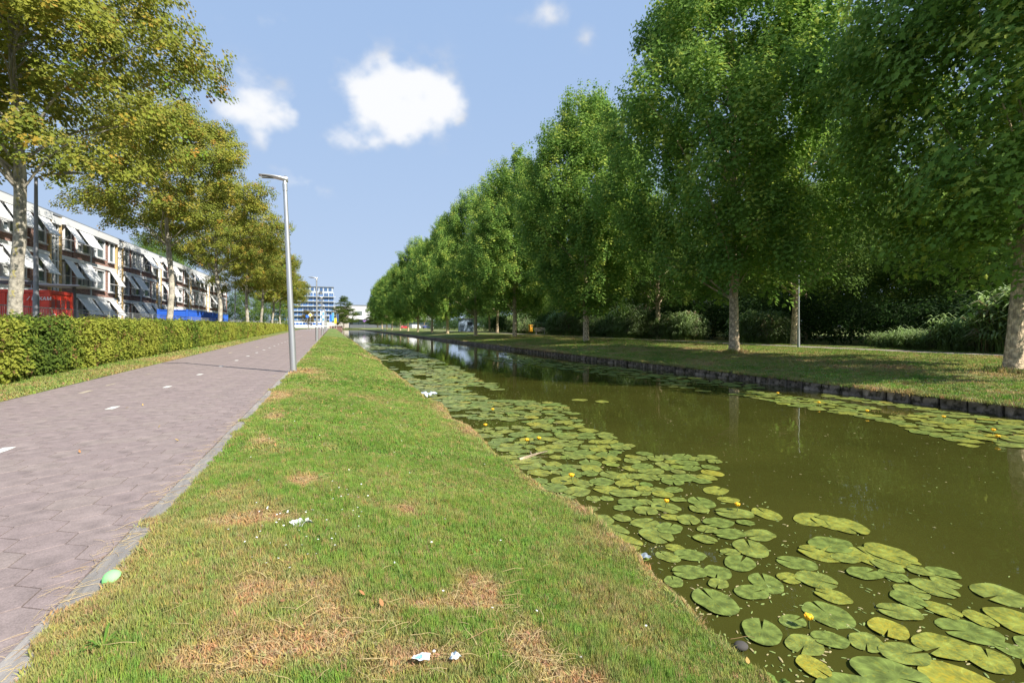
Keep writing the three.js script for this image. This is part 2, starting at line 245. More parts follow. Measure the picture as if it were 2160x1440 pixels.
function grow(name, label, tuft, rects, yOf, inside = () => true, seed = 1) {      // rects: [X0, X1, F0, F1, tufts per square metre, blade height, width]
  const r = rng(seed), c = new Copies();
  for (const [x0, x1, f0, f1, dens, h, w] of rects) {
    const n = Math.round((x1 - x0) * (f1 - f0) * dens);
    for (let i = 0; i < n; i++) {
      const X = mix(x0, x1, r()), F = mix(f0, f1, r()); if (!inside(X, F)) continue;
      const d = dryAndSunTone(X, F), k = 0.7 + r() * 0.6, lush = 0.55 + 1.05 * noise(X * 2.3, F * 2.3) * (0.6 + 0.8 * noise(X * 9, F * 9)), pale = r() < 0.16 ? 0.75 : 0, col = turfColor(X, F, r()).map((v, j) => mix(v, STRAW[j], pale) * (0.8 + r() * 0.4));
      c.add(X, yOf(X, F) - 0.004, -F, (r() - 0.5) * (0.3 + d * 1.1), r() * 6.28, (r() - 0.5) * (0.3 + d * 1.1), w * k * (1 + 0.4 * d), h * k * lush * (1 - 0.45 * d), w * k * (1 + 0.4 * d), col);
    }
  }
  return tag(c.build(numbered(name), tuft, bladeMat, scene), label, 'grass', null, 'stuff');
}
grow('bank_grass', 'short mown grass blades with straw patches on the near bank', bladeTuft(9, 0.75, 3, 0.55), [[-1.27, 2.5, 0.7, 3.2, 5200, 0.058, 0.024], [-1.27, 2.5, 3.2, 6, 3600, 0.058, 0.028], [-1.27, 2.55, 6, 12, 1400, 0.058, 0.042], [-1.15, 2.6, 12, 26, 420, 0.06, 0.075], [-1.15, 2.6, 26, 70, 110, 0.07, 0.12], [2.1, 2.6, 1, 16, 420, 0.085, 0.045], [-1.2, -1.08, 1, 20, 900, 0.05, 0.03]], yLeftBank, (X, F) => X > -1.14 || (F < 26 && X > -1.29 && noise(F * 1.7, 8) + 0.5 * noise(F * 7, 3) > 0.85 + 3 * (-1.14 - X)), 71);
grow('verge_grass', 'thin dry grass at the foot of the hedge', bladeTuft(9, 0.8, 4, 0.6), [[-8.6, -5.3, 8, 26, 260, 0.06, 0.07], [-11, -6.1, 26, 70, 70, 0.07, 0.11]], () => 0.01, (X, F) => X < pathLeft(F) - 0.01 && X > hedgeFront(F) - 0.5, 72);
grow('lawn_grass', 'mown lawn grass on the far canal bank', bladeTuft(12, 0.9, 5, 0.5), [[14.75, 31, 2, 30, 120, 0.07, 0.09], [14.75, 31, 30, 70, 45, 0.09, 0.14], [14.55, 14.95, 2, 40, 260, 0.11, 0.08], ...[9.56, 21.5, 38.5, 56.8].map(f => [20.4, 21.6, f - 0.6, f + 0.6, 220, 0.24, 0.1])], (X, F) => yRightBank(X), (X, F) => { const a = 28.1 + 0.9 * fbm(F * 0.04, 1); return X < a || X > a + 1.7; }, 73);

// ---------- trees ----------
const leafShape = (lobes) => {                        // outline of one leaf, base at the origin, tip along +y, unit length
  if (lobes) return [[0, 0.06], [0.2, 0.0], [0.47, 0.16], [0.28, 0.3], [0.56, 0.62], [0.22, 0.56], [0, 1.0], [-0.22, 0.56], [-0.56, 0.62], [-0.28, 0.3], [-0.47, 0.16], [-0.2, 0.0]];
  return [[0, 0], [0.26, 0.22], [0.32, 0.5], [0.18, 0.8], [0, 1], [-0.18, 0.8], [-0.32, 0.5], [-0.26, 0.22]];
};
function sprig(n, size, len, seed, lobes = true, droop = 0.9, flat = 0.4) {   // a shoot along +y with n leaves
  const r = rng(seed), pos = [], idx = [], shape = leafShape(lobes), M = new THREE.Matrix4(), v = new THREE.Vector3(), e = new THREE.Euler();
  for (let k = 0; k < n; k++) {
    const t = (k + 0.5) / n, a = k * 2.4 + r(), s = size * (0.75 + 0.5 * r()) * (1.05 - 0.3 * t), out = len * 0.34 * (1.1 - t * 0.7) * (0.6 + r() * 0.6);
    e.set(Math.PI / 2 + 0.1 + (r() - 0.5) * flat * 2 + droop * (0.25 + 0.85 * r()), a, (r() - 0.5) * 1.7, 'YXZ'); M.makeRotationFromEuler(e);
    const ox = Math.sin(a) * out, oz = Math.cos(a) * out, oy = t * len + (r() - 0.5) * 0.05, o = pos.length / 3;
    const put = (x, y, z) => { v.set(x * s, y * s, z * s).applyMatrix4(M); pos.push(v.x + ox, v.y + oy, v.z + oz); };
    put(0, 0.38, 0.06); shape.forEach(([x, y]) => put(x, y, -0.16 * Math.abs(x) - 0.1 * y * y));
    for (let i = 0; i < shape.length; i++) idx.push(o, o + 1 + i, o + 1 + (i + 1) % shape.length);
  }
  return fromArrays(pos, null, idx);
}
function tube(pts, radii, seg = 9, rough = 0.05, seed = 1, uvs = 1) {
  const curve = new THREE.CatmullRomCurve3(pts.map(p => new THREE.Vector3(...p))), n = Math.max(4, pts.length * 4), pos = [], uv = [], idx = [], fr = curve.computeFrenetFrames(n, false), L = curve.getLength();
  for (let i = 0; i <= n; i++) {
    const t = i / n, c = curve.getPoint(t), q = t * (radii.length - 1), a = Math.min(Math.floor(q), radii.length - 2), rad = mix(radii[a], radii[a + 1], q - a);
    for (let j = 0; j <= seg; j++) { const th = (j % seg) / seg * 6.2832, k = rad * (1 + rough * 2 * (fbm(Math.cos(th) * 1.3 + seed * 7, Math.sin(th) * 1.3, t * L * 1.6, 3) - 0.5)), dx = Math.cos(th) * k, dz = Math.sin(th) * k; pos.push(c.x + fr.normals[i].x * dx + fr.binormals[i].x * dz, c.y + fr.normals[i].y * dx + fr.binormals[i].y * dz, c.z + fr.normals[i].z * dx + fr.binormals[i].z * dz); uv.push(j / seg * uvs, t * L); }
  }
  const m = seg + 1; for (let i = 0; i < n; i++) for (let j = 0; j < seg; j++) { const a = i * m + j; idx.push(a, a + m, a + 1, a + 1, a + m, a + m + 1); }
  return fromArrays(pos, uv, idx);
}
const barkGrey = new THREE.MeshStandardMaterial({ roughness: 0.95, bumpScale: 0.02, map: texture(256, (u, v) => { const n = tileFbm(u, v, 5, 5, 3), p = step(0.52, 0.6, tileFbm(u, v, 9, 3, 8)), k = 0.5 + 0.5 * (n - 0.3), l = step(0.62, 0.7, tileFbm(u, v, 4, 4, 13)); return [mix(mix(k, 0.72, p * 0.55), 0.6, l * 0.6), mix(mix(k * 0.96, 0.69, p * 0.55), 0.56, l * 0.6), mix(mix(k * 0.88, 0.62, p * 0.55), 0.28, l * 0.6)]; }), bumpMap: texture(256, (u, v) => grey(tileFbm(u, v, 8, 5, 3)), false) });
const barkBrown = new THREE.MeshStandardMaterial({ roughness: 0.97, bumpScale: 0.03, map: texture(256, (u, v) => { const n = tileFbm(u * 1, v * 0.25, 16, 4, 7), m = tileFbm(u, v, 6, 4, 17), k = 0.52 + 0.55 * (n - 0.25) + 0.12 * (m - 0.5); return [k * 1.08, k * 0.97, k * 0.8]; }), bumpMap: texture(256, (u, v) => grey(tileFbm(u, v * 0.25, 16, 4, 7)), false) });
const profile = pts => t => { for (let i = 1; i < pts.length; i++) if (t <= pts[i][0]) return mix(pts[i - 1][1], pts[i][1], sm((t - pts[i - 1][0]) / (pts[i][0] - pts[i - 1][0]))); return pts[pts.length - 1][1]; };
// o: height, bottom (crown base), env(t) crown radius, clusters, per, size, sprig, colors [dark, mid, tip], trunk radius, bark, off (crown offset), open
function tree(name, label, o, X, y, F, group) {
  const T = thing(name, label, 'tree', X, y, F, 0, group), r = rng(o.seed), off = o.off || [0, 0], H = o.height, B = o.bottom, bend = o.bend ?? 0.25;
  const axis = h => [off[0] * clamp(h / H) + bend * Math.sin(h * 0.5 + o.seed) * clamp(h / 4) * 0.5, off[1] * clamp(h / H) + bend * Math.cos(h * 0.43 + o.seed * 2) * clamp(h / 4) * 0.5];
  const hs = [-0.15, 0.25, 1, 2, 3, 4.2, 5.5, H * 0.42, H * 0.62, H * 0.85];
  const rad = hs.map((h, i) => o.trunk * (i === 0 ? 1.3 : i === 1 ? 1.07 : Math.max(0.08, 1 - 0.045 * h - (h > B ? 0.5 * (h - B) / (H - B) : 0))));
  part('trunk', tube(hs.map(h => { const a = axis(h); return [a[0], h, a[1]]; }), rad, 14, o.burl ?? 0.1, o.seed, 2), o.bark, T);
  const copies = new Copies(), limbs = [], dirV = new THREE.Vector3(), q = new THREE.Quaternion(), up = new THREE.Vector3(0, 1, 0), eu = new THREE.Euler();
  for (let k = 0; k < o.clusters; k++) {
    let t, rr, tries = 0; do { t = r(); rr = o.env(t); } while (rr < r() * o.max && ++tries < 20);
    const a = r() * 6.283, lump = 0.72 + 0.5 * fbm(Math.cos(a) * 1.5 + o.seed, Math.sin(a) * 1.5, t * 5, 2), f = Math.pow(r(), o.core ?? 0.42) * lump, h = B + t * (H - B), ax = axis(h);
    const cx = ax[0] + Math.cos(a) * rr * f, cz = ax[1] + Math.sin(a) * rr * f, cy = h + (r() - 0.5) * 0.6 - f * (o.sag ?? 0.3), cr = (o.cr ?? 1) * (0.7 + 0.6 * r());
    if (k < o.limbs) {
      const h0 = Math.max(B * 0.8, cy - (0.5 + 0.5 * r()) * rr * f * (o.steep ?? 0.8) - 0.4), a0 = axis(h0), lr = o.trunk * (0.15 + 0.15 * r()) * clamp(1.4 - h0 / H, 0.25, 1);
      limbs.push(tube([[a0[0], h0, a0[1]], [mix(a0[0], cx, 0.35) + (r() - 0.5) * 0.5, mix(h0, cy, 0.45) - 0.1 + 0.5 * r(), mix(a0[1], cz, 0.35) + (r() - 0.5) * 0.5], [mix(a0[0], cx, 0.72) + (r() - 0.5) * 0.6, mix(h0, cy, 0.85), mix(a0[1], cz, 0.72) + (r() - 0.5) * 0.6], [cx, cy, cz]], [lr, lr * 0.7, lr * 0.42, lr * 0.15], 6, 0.06, k, 0.5));
    }
    const tone = r(), n = Math.round(o.per * cr * (0.6 + 0.8 * r()));
    for (let i = 0; i < n; i++) {
      const u = r() * 6.283, w = Math.pow(r(), 0.8) * cr, sy = (r() + r() - 1) * cr * (o.tall ?? 1.0), dx = Math.cos(u) * w, dz = Math.sin(u) * w;
      dirV.set(Math.cos(a) * 0.55 + dx * 0.5 + (r() - 0.5) * 0.7, 0.55 + (o.upward ?? 0.2) + (r() - 0.5) * 0.8, Math.sin(a) * 0.55 + dz * 0.5 + (r() - 0.5) * 0.7).normalize();
      q.setFromUnitVectors(up, dirV); eu.setFromQuaternion(q, 'YXZ');
      const s = o.size * (0.62 + 0.76 * r()), young = r() < 0.1 + 0.3 * clamp(sy / cr) ? 1 : 0, m = clamp(tone * 0.7 + r() * 0.5 - 0.1);
      const col = [0, 1, 2].map(j => mix(mix(o.colors[0][j], o.colors[1][j], m), o.colors[2][j], young * 0.8 + (o.autumn ? (r() < o.autumn ? 0.9 : 0) : 0)));
      copies.add(cx + dx, cy + sy, cz + dz, eu.x, eu.y, eu.z, s, s, s, col);
    }
  }
  if (limbs.length) part('branches', merge(limbs), o.bark, T);
  copies.build('crown', o.sprig, o.leaf, T);
  return T;
}
const mapleSprig = sprig(10, 0.19, 0.5, 5, true, 0.9, 0.7), airySprig = sprig(9, 0.16, 0.42, 8, true, 0.7, 0.5), roundSprig = sprig(10, 0.13, 0.4, 12, false);
const leafMat = leafy(0.48, 0.95), leafMatWarm = leafy(0.42, 0.95);
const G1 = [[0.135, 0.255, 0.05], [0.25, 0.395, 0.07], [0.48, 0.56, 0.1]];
const teardrop = profile([[0, 2.8], [0.1, 5.0], [0.26, 7.2], [0.45, 7.0], [0.7, 5.2], [0.9, 2.6], [1, 0.35]]);
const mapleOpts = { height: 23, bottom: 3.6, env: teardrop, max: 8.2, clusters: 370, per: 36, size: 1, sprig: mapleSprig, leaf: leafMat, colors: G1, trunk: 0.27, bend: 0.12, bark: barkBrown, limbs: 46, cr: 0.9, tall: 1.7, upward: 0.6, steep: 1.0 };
const ROW = 'maples in a row along the far canal bank';
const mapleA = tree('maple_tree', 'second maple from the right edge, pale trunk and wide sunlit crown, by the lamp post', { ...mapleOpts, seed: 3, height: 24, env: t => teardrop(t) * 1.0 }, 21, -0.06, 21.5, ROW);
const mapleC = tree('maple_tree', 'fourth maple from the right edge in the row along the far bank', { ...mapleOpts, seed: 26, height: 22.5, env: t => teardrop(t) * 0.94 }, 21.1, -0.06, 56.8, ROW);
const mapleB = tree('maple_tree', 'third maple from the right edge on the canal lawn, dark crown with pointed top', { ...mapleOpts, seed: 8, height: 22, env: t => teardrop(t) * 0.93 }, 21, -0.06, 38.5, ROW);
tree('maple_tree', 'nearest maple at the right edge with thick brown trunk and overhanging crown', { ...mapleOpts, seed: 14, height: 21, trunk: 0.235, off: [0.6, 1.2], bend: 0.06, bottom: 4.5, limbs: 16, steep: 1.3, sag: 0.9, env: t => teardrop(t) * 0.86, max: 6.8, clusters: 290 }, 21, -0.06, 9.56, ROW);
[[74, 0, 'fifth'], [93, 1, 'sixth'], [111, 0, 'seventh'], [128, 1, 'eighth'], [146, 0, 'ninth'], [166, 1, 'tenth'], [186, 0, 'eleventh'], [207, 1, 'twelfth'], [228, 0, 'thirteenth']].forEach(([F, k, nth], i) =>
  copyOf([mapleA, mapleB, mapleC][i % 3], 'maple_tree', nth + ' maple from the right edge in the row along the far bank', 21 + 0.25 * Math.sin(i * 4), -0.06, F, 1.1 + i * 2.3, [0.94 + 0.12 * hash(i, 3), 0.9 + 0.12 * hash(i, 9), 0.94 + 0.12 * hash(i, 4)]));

// second row by the reeds and the wood behind
const broad = profile([[0, 3.5], [0.15, 6], [0.4, 7.2], [0.7, 5.6], [0.9, 3], [1, 0.8]]);
const woodOpts = { height: 18, bottom: 2.6, env: broad, max: 7.2, clusters: 200, per: 24, size: 1.35, sprig: roundSprig, leaf: leafMat, colors: [[0.08, 0.15, 0.03], [0.14, 0.23, 0.04], [0.26, 0.33, 0.06]], trunk: 0.26, bark: barkBrown, limbs: 26, cr: 1.25, tall: 1 };
const woodA = tree('lime_tree', 'slender tree behind the lamp post with its trunk standing in the reeds', { ...woodOpts, seed: 31, bottom: 4.4, height: 17 }, 32.4, 0, 27.3, 'trees in the reed strip');
copyOf(woodA, 'lime_tree', 'tree with dark trunk in the reeds between second and third maples', 32.4, 0, 43.6, 2, 1);
copyOf(woodA, 'lime_tree', 'tree in the reeds left of the third maple, behind the yellow bin', 33, 0, 61, 4, 1.02);
copyOf(woodA, 'lime_tree', 'thick dark tree beyond the footpath near the blue shed', 30.5, 0, 92, 1, 1.05);
copyOf(woodA, 'lime_tree', 'dark tree past the footpath, just right of the blue shed', 34, 0, 108, 3, 1);
const woodB = tree('wood_tree', 'dense dark wood tree rising behind the reeds at the right edge', { ...woodOpts, seed: 47, bottom: 1.2, height: 15, clusters: 210 }, 44, 0, 19, 'dark wood behind the reeds');
const woodSpots = [[45, 25], [44, 36], [42, 46], [41, 57], [43, 69], [42, 82], [54, 27], [53, 34], [51, 41], [52, 53], [52, 66], [54, 80], [44, 96], [63, 33], [62, 44], [62, 62], [56, 98], [48, 114]];
woodSpots.forEach(([X, F], i) => copyOf(woodB, 'wood_tree', 'dense dark leafy tree in the wood behind the reeds', X, 0, F, i * 1.9, 0.92 + 0.2 * hash(i, 5)));

// left row: lighter, browning crowns
const vase = profile([[0, 2.6], [0.14, 5.0], [0.4, 5.9], [0.7, 4.8], [0.9, 2.8], [1, 0.7]]);
const planeOpts = { height: 16.4, bottom: 8.2, env: vase, max: 5.9, clusters: 160, per: 48, size: 0.74, sprig: airySprig, leaf: leafMatWarm, colors: [[0.15, 0.19, 0.032], [0.31, 0.325, 0.045], [0.38, 0.31, 0.06]], autumn: 0.06, trunk: 0.205, bark: barkGrey, burl: 0.26, bend: 0.4, limbs: 30, cr: 0.95, tall: 0.75, sag: 0.6, upward: 0.1, core: 0.5, steep: 0.7 };
const LROW = 'browning maples in a row behind the hedge';
const pA = tree('street_tree', 'nearest street tree behind the hedge, gnarled pale trunk at the left edge', { ...planeOpts, seed: 5, height: 17, bottom: 7.2, clusters: 185 }, -9.75, 0, 20.8, LROW);
const pB = tree('street_tree', 'second street tree from the left with browning crown right of the red container', { ...planeOpts, seed: 19 }, -10.06, 0, 38, LROW);
[[55, 'third street tree from the left, browning crown before the blue containers'], [75, 'fourth street tree from the left behind the hedge'], [92, 'fifth street tree from the left behind the hedge'], [112, 'sixth street tree from the left near the hedge end'], [134, 'seventh street tree from the left near the hedge end'], [158, 'last and smallest street tree at the far end of the hedge']].forEach(([F, l], i) =>
  copyOf(i % 2 ? pA : pB, 'street_tree', l, -9.3 - 0.02 * F, 0, F, 0.7 + i * 2.1, [1.1, 0.97, 1.1]));
// trees behind the flats
[[-24, 118, 'round green tree beyond the end of the brick flats'], [-19, 132, 'dark green tree at the corner past the brick flats'], [-15.5, 150, 'bushy green tree beside the far street past the flats'], [-30, 108, 'tall dark tree rising behind the roof of the flats'], [-33, 122, 'tall dark tree behind the far end of the flats roof']].forEach(([X, F, l], i) => copyOf(i < 3 ? woodB : woodA, 'leafy_tree', l, X, 0, F, i * 1.3, i < 3 ? 0.72 : 1.05));
[[34, 268], [46, 262], [58, 270], [70, 250], [84, 262], [64, 226], [78, 210], [98, 240], [60, 190], [74, 170], [62, 150]].forEach(([X, F], i) => copyOf(i % 2 ? woodA : woodB, 'far_tree', 'distant green tree beyond the parked cars under the maples', X, 0, F, i * 1.7, 0.8).userData.group = 'distant trees beyond the parked cars');
// layered trees at the canal end
const tiers = t => (0.9 + 7.2 * Math.pow(1 - t, 0.8)) * (0.62 + 0.38 * Math.abs(Math.sin(t * 15)));
const tierOpts = { height: 19, bottom: 3, env: tiers, max: 8, clusters: 150, per: 26, size: 1.5, sprig: roundSprig, leaf: leafMat, colors: [[0.05, 0.09, 0.014], [0.095, 0.14, 0.02], [0.15, 0.19, 0.03]], trunk: 0.3, bark: barkBrown, limbs: 20, cr: 1.5, tall: 0.3, upward: -0.1 };
const tierA = tree('swamp_cypress', 'layered green tree standing at the end of the canal before the white hall', { ...tierOpts, seed: 61, env: t => tiers(t) * 1.25, max: 10, clusters: 200 }, 6.5, 0, 304, 'layered trees at the canal end');
copyOf(tierA, 'swamp_cypress', 'smaller layered green tree at canal end, half hidden by the maple row', 26, 0, 300 + 8, 2.5, [1, 0.72, 1]);
const ball = tree('round_tree', 'small round browning tree beside the far end of the bicycle path', { ...planeOpts, height: 8.5, bottom: 2.4, env: profile([[0, 1.6], [0.4, 3.4], [0.8, 2.6], [1, 0.5]]), max: 3.4, clusters: 60, per: 24, seed: 71, colors: [[0.1, 0.09, 0.015], [0.16, 0.13, 0.02], [0.22, 0.12, 0.02]], trunk: 0.16, limbs: 10 }, -9.0, 0, 214);

// ---------- hedge ----------
{
  const T = thing('hornbeam_hedge', 'long clipped yellow-green hedge beside the bicycle path', 'hedge', 0, 0, 0), r = rng(77), c = new Copies();
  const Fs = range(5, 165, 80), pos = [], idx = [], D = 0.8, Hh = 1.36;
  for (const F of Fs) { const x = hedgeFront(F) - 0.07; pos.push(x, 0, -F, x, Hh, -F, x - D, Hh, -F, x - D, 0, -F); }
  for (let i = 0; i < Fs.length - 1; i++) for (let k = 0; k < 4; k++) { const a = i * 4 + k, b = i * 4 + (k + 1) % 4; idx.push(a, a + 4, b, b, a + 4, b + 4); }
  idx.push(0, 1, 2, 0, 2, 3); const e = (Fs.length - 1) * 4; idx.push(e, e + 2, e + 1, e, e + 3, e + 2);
  part('light_block_core', fromArrays(pos, null, idx), std(lin(0.05, 0.045, 0.018), 1), T);  // solid dark box added inside the hedge to block light between the leaves
  const cols = [[0.09, 0.145, 0.022], [0.19, 0.255, 0.034], [0.31, 0.335, 0.05], [0.22, 0.13, 0.05]];
  for (const [f0, f1, dens, s] of [[9, 30, 330, 1], [30, 60, 170, 1.3], [60, 165, 70, 1.9]]) {
    const faces = [[Hh, 'front'], [0.95, 'top']];
    for (const [size, face] of faces) { const n = (f1 - f0) * size * dens; for (let i = 0; i < n; i++) {
      const F = mix(f0, f1, r()), wob = 0.16 * (fbm(F * 0.7, 4, 0, 3) - 0.5), patch = fbm(F * 0.35, 9, 0, 3), t = r();
      let X, Y; if (face === 'front') { Y = 0.04 + t * (Hh + 0.05); X = hedgeFront(F) + (r() - 0.55) * 0.14 + wob + 0.1 * (fbm(F * 2, Y * 3, 1, 2) - 0.5) - (t < 0.12 ? 0.08 : 0); } else { X = hedgeFront(F) - D * 1.05 * t; Y = Hh + 0.04 + (r() - 0.4) * 0.1 + 0.12 * (fbm(F * 1.1, X * 2, 6, 3) - 0.5) + (r() < 0.06 ? 0.06 + 0.14 * r() : 0); }
      const y = clamp(patch * 1.9 - 0.75 + 0.012 * F + (r() - 0.5) * 0.9), col = r() < 0.04 + 0.12 * step(0.62, 0.7, fbm(F * 1.3, Y * 1.5, 2, 3)) ? cols[3] : [0, 1, 2].map(j => y < 0.5 ? mix(cols[0][j], cols[1][j], y * 2) : mix(cols[1][j], cols[2][j], y * 2 - 1)), q = s * (0.7 + 0.6 * r());
      c.add(X, Y, -F, (r() - 0.5) * 1.6, r() * 6.28, (face === 'front' ? -0.9 : 0) + (r() - 0.5) * 1.6, q, q, q, col);
    } }
  }
  c.build('hedge_leaves', sprig(8, 0.085, 0.16, 21, false, 0.6, 0.8), leafMatWarm, T);
}

// ---------- reeds and thicket ----------
{
  const r = rng(91), pos = [], idx = [];
  for (let s = 0; s < 5; s++) {
    const bx = (r() - 0.5) * 0.3, bz = (r() - 0.5) * 0.3, h = 0.75 + r() * 0.35, lx = (r() - 0.5) * 0.25, lz = (r() - 0.5) * 0.25;
    let o = pos.length / 3; pos.push(bx - 0.008, 0, bz, bx + 0.008, 0, bz, bx + lx, h, bz + lz); idx.push(o, o + 1, o + 2);
    for (let k = 0; k < 7; k++) { const t = 0.25 + 0.75 * k / 7, a = r() * 6.28, L = 0.3 + r() * 0.15, x = bx + lx * t, z = bz + lz * t, y = h * t, dx = Math.cos(a), dz = Math.sin(a), w = 0.02; o = pos.length / 3;
      pos.push(x - dz * w, y, z + dx * w, x + dz * w, y, z - dx * w, x + dx * L * 0.5 - dz * w, y + L * 0.35, z + dz * L * 0.5 + dx * w, x + dx * L * 0.5 + dz * w, y + L * 0.35, z + dz * L * 0.5 - dx * w, x + dx * L, y + L * 0.05, z + dz * L); idx.push(o, o + 1, o + 2, o + 1, o + 3, o + 2, o + 2, o + 3, o + 4); }
  }
  const geo = fromArrays(pos, null, idx), c = new Copies();
  for (let i = 0; i < 6500; i++) { const F = 4 + r() * 84, X = 31.7 + r() * 2.8, n = fbm(F * 0.22, 2, 0, 3); if (n < 0.37 || (F > 71 && F < 79)) continue; const s = (0.7 + 2.6 * n) * (0.7 + 0.6 * r()) * (F < 23 ? 0.45 + 0.75 * step(0.45, 0.7, noise(F * 0.8, 3)) * (0.7 + 0.3 * noise(F * 3, X * 3)) : 1), g = (0.7 + 0.6 * r()) * (0.85 + 0.5 * n); c.add(X, 0, -F, (r() - 0.5) * 0.25, r() * 6.28, (r() - 0.5) * 0.25, s, s, s, r() < 0.08 ? [0.25, 0.2, 0.1] : [0.2 * g, 0.29 * g, 0.085 * g]); }
  tag(c.build('reed_bed', geo, leafMat, scene), 'tall leafy reeds in a strip behind the footpath', 'reeds', null, 'stuff');
  const u = new Copies(); for (let i = 0; i < 12000; i++) { const far = i > 9000, F = far ? 112 + r() * 95 : -4 + r() * 120, X = (far ? 37 : 35) + r() * 4.5, top = 1.6 + 3.2 * fbm(F * 0.2, X * 0.3, 3, 3), y = top * Math.pow(r(), 0.7), s = 1.2 + r() * 1.3, g = 0.6 + 0.7 * r(); u.add(X, y, -F, (r() - 0.5) * 2, r() * 6.28, (r() - 0.5) * 2, s, s, s, [0.05 * g, 0.1 * g, 0.025 * g]); }
  tag(u.build('thicket', roundSprig, leafMat, scene), 'dark leafy undergrowth at the edge of the wood behind the reeds', 'thicket', null, 'stuff');
}

// ---------- brick flats ----------
const white = std(lin(0.7, 0.71, 0.72), 0.55), trim = std(lin(0.58, 0.59, 0.6), 0.6), glassMat = new THREE.MeshPhysicalMaterial({ color: lin(0.035, 0.045, 0.05), roughness: 0.04, ior: 1.52, specularIntensity: 1 }), steel = std(lin(0.42, 0.43, 0.44), 0.45, { metalness: 0.6 }), steelDark = std(lin(0.16, 0.17, 0.18), 0.6, { metalness: 0.3 });
const brickTex = (c, m, s) => texture(256, (u, v) => { const row = Math.floor(v * 32), x = u * 10 + (row % 2) * 0.5, col = Math.floor(x), fx = x - col, fy = v * 32 - row, j = fx < 0.05 || fy < 0.16, t = 0.8 + 0.4 * hash(((col % 10) + 10) % 10, row, s); return j ? m : c.map(k => k * t); });
const brickBrown = new THREE.MeshStandardMaterial({ map: brickTex([0.55, 0.41, 0.37], [0.58, 0.52, 0.48], 3), roughness: 0.92 }), brickYellow = new THREE.MeshStandardMaterial({ map: brickTex([0.78, 0.66, 0.44], [0.72, 0.65, 0.52], 5), roughness: 0.9 });
const wallPlane = (w, h, x0, y0) => { const g = new THREE.PlaneGeometry(w, h); const uv = g.attributes.uv; for (let i = 0; i < 4; i++) uv.setXY(i, uv.getX(i) * w / 2.2, uv.getY(i) * h / 2.1); return g.translate(x0 + w / 2, y0 + h / 2, 0); };
{
  // local axes: u runs along the facade (away from the camera), v up, n out of the facade towards the canal
  const T = thing('brick_flats', 'long three-storey brown brick apartment block with white sunshades', 'building', -18.5, 0, 32, Math.PI / 2), r = rng(7);
  const ROOF = 9.25, bands = [3.72, 6.38], L = 72.5;
  const bays = [[0, 11.1], [12.7, 22.4], [23.9, 33.5], [35, 46.2], [47.7, 56.7], [58.6, 72.1]], stairs = [[11.1, 12.7], [22.4, 23.9], [33.5, 35], [46.2, 47.7], [56.7, 58.6]];
  part('rear_body', box(L, ROOF - 0.1, 9, L / 2, (ROOF - 0.1) / 2, -4.9), brickBrown, T);
  part('roof', box(L + 0.5, 0.16, 9.8, L / 2, ROOF + 0.06, -4.75), std(lin(0.2, 0.22, 0.25), 0.8), T);
  for (const u of [15, 27.5, 41, 53]) { const ch = part('chimney', box(2.4, 1.1, 0.9, u, ROOF + 0.65, -4.4), brickBrown, T); part('chimney_cap', box(2.6, 0.12, 1.1, u, ROOF + 1.26, -4.4), steelDark, ch); for (const q of [-0.6, 0.5]) part('vent_pipe', cyl(0.09, 0.09, 0.33, u + q, ROOF + 1.3, -4.4, 8), steelDark, ch); }
  const pane = new THREE.MeshPhysicalMaterial({ color: lin(0.11, 0.14, 0.16), roughness: 0.06, ior: 1.6 }), fabric = std(lin(0.68, 0.69, 0.7), 0.85, { side: THREE.DoubleSide });  // bluish pane colour is painted in to stand for reflected sky
  const window_ = (u0, u1, y0, y1, split) => {
    const w = u1 - u0, h = y1 - y0, cx = (u0 + u1) / 2, cy = (y0 + y1) / 2, b = 0.09;
    const fr = [box(w, b, 0.12, cx, y0 + b / 2, 0.05), box(w, b, 0.12, cx, y1 - b / 2, 0.05), box(b, h - 2 * b, 0.12, u0 + b / 2, cy, 0.05), box(b, h - 2 * b, 0.12, u1 - b / 2, cy, 0.05)];
    if (split) { const sx = mix(u0, u1, split); fr.push(box(b, h - 2 * b, 0.11, sx, cy, 0.052), box(Math.max(0.1, sx - u0 - 1.5 * b), b * 0.8, 0.1, (u0 + sx) / 2, mix(y0, y1, 0.35), 0.05)); }
    const win = part('window', merge(fr), white, T); part('pane', box(w - 2 * b, h - 2 * b, 0.03, cx, cy, 0.0), pane, win); part('sill', box(w + 0.16, 0.06, 0.22, cx, y0 - 0.035, 0.09), trim, win);
    if (r() < 0.5) part('curtain', box((w - 2 * b) * 0.3, h - 2 * b - 0.1, 0.012, u0 + b + (w - 2 * b) * (r() < 0.5 ? 0.2 : 0.75), cy, 0.023), std(lin(0.45, 0.46, 0.44), 0.9), win);
  };
  const awning = (u0, u1, yTop, drop, out) => {
    const cx = (u0 + u1) / 2, w = u1 - u0, len = Math.hypot(drop, out), g = box(w, len, 0.025).rotateX(-Math.atan2(out, drop)).translate(cx, yTop - drop / 2, out / 2 + 0.14);
    const a = part('awning', g, fabric, T); part('front_rail', box(w + 0.06, 0.06, 0.05, cx, yTop - drop - 0.02, out + 0.14), white, a);
    for (const u of [u0 + 0.03, u1 - 0.03]) part('arm', bar([u, yTop - drop + 0.15, 0.08], [u, yTop - drop, out + 0.14], 0.018), white, a);
    part('housing', box(w + 0.08, 0.12, 0.12, cx, yTop + 0.02, 0.1), trim, a);
  };
  const pattern = [['1111', '1111', '1111'], ['0111', '1101', '1110'], ['0111', '1100', '0011'], ['1111', '1101', '1101'], ['1111', '0000', '1111'], ['1110', '1100', '1110']];   // ground, first, second floor
  pattern[1] = ['0111', '1101', '1100']; pattern[4] = ['0000', '0000', '1111'];
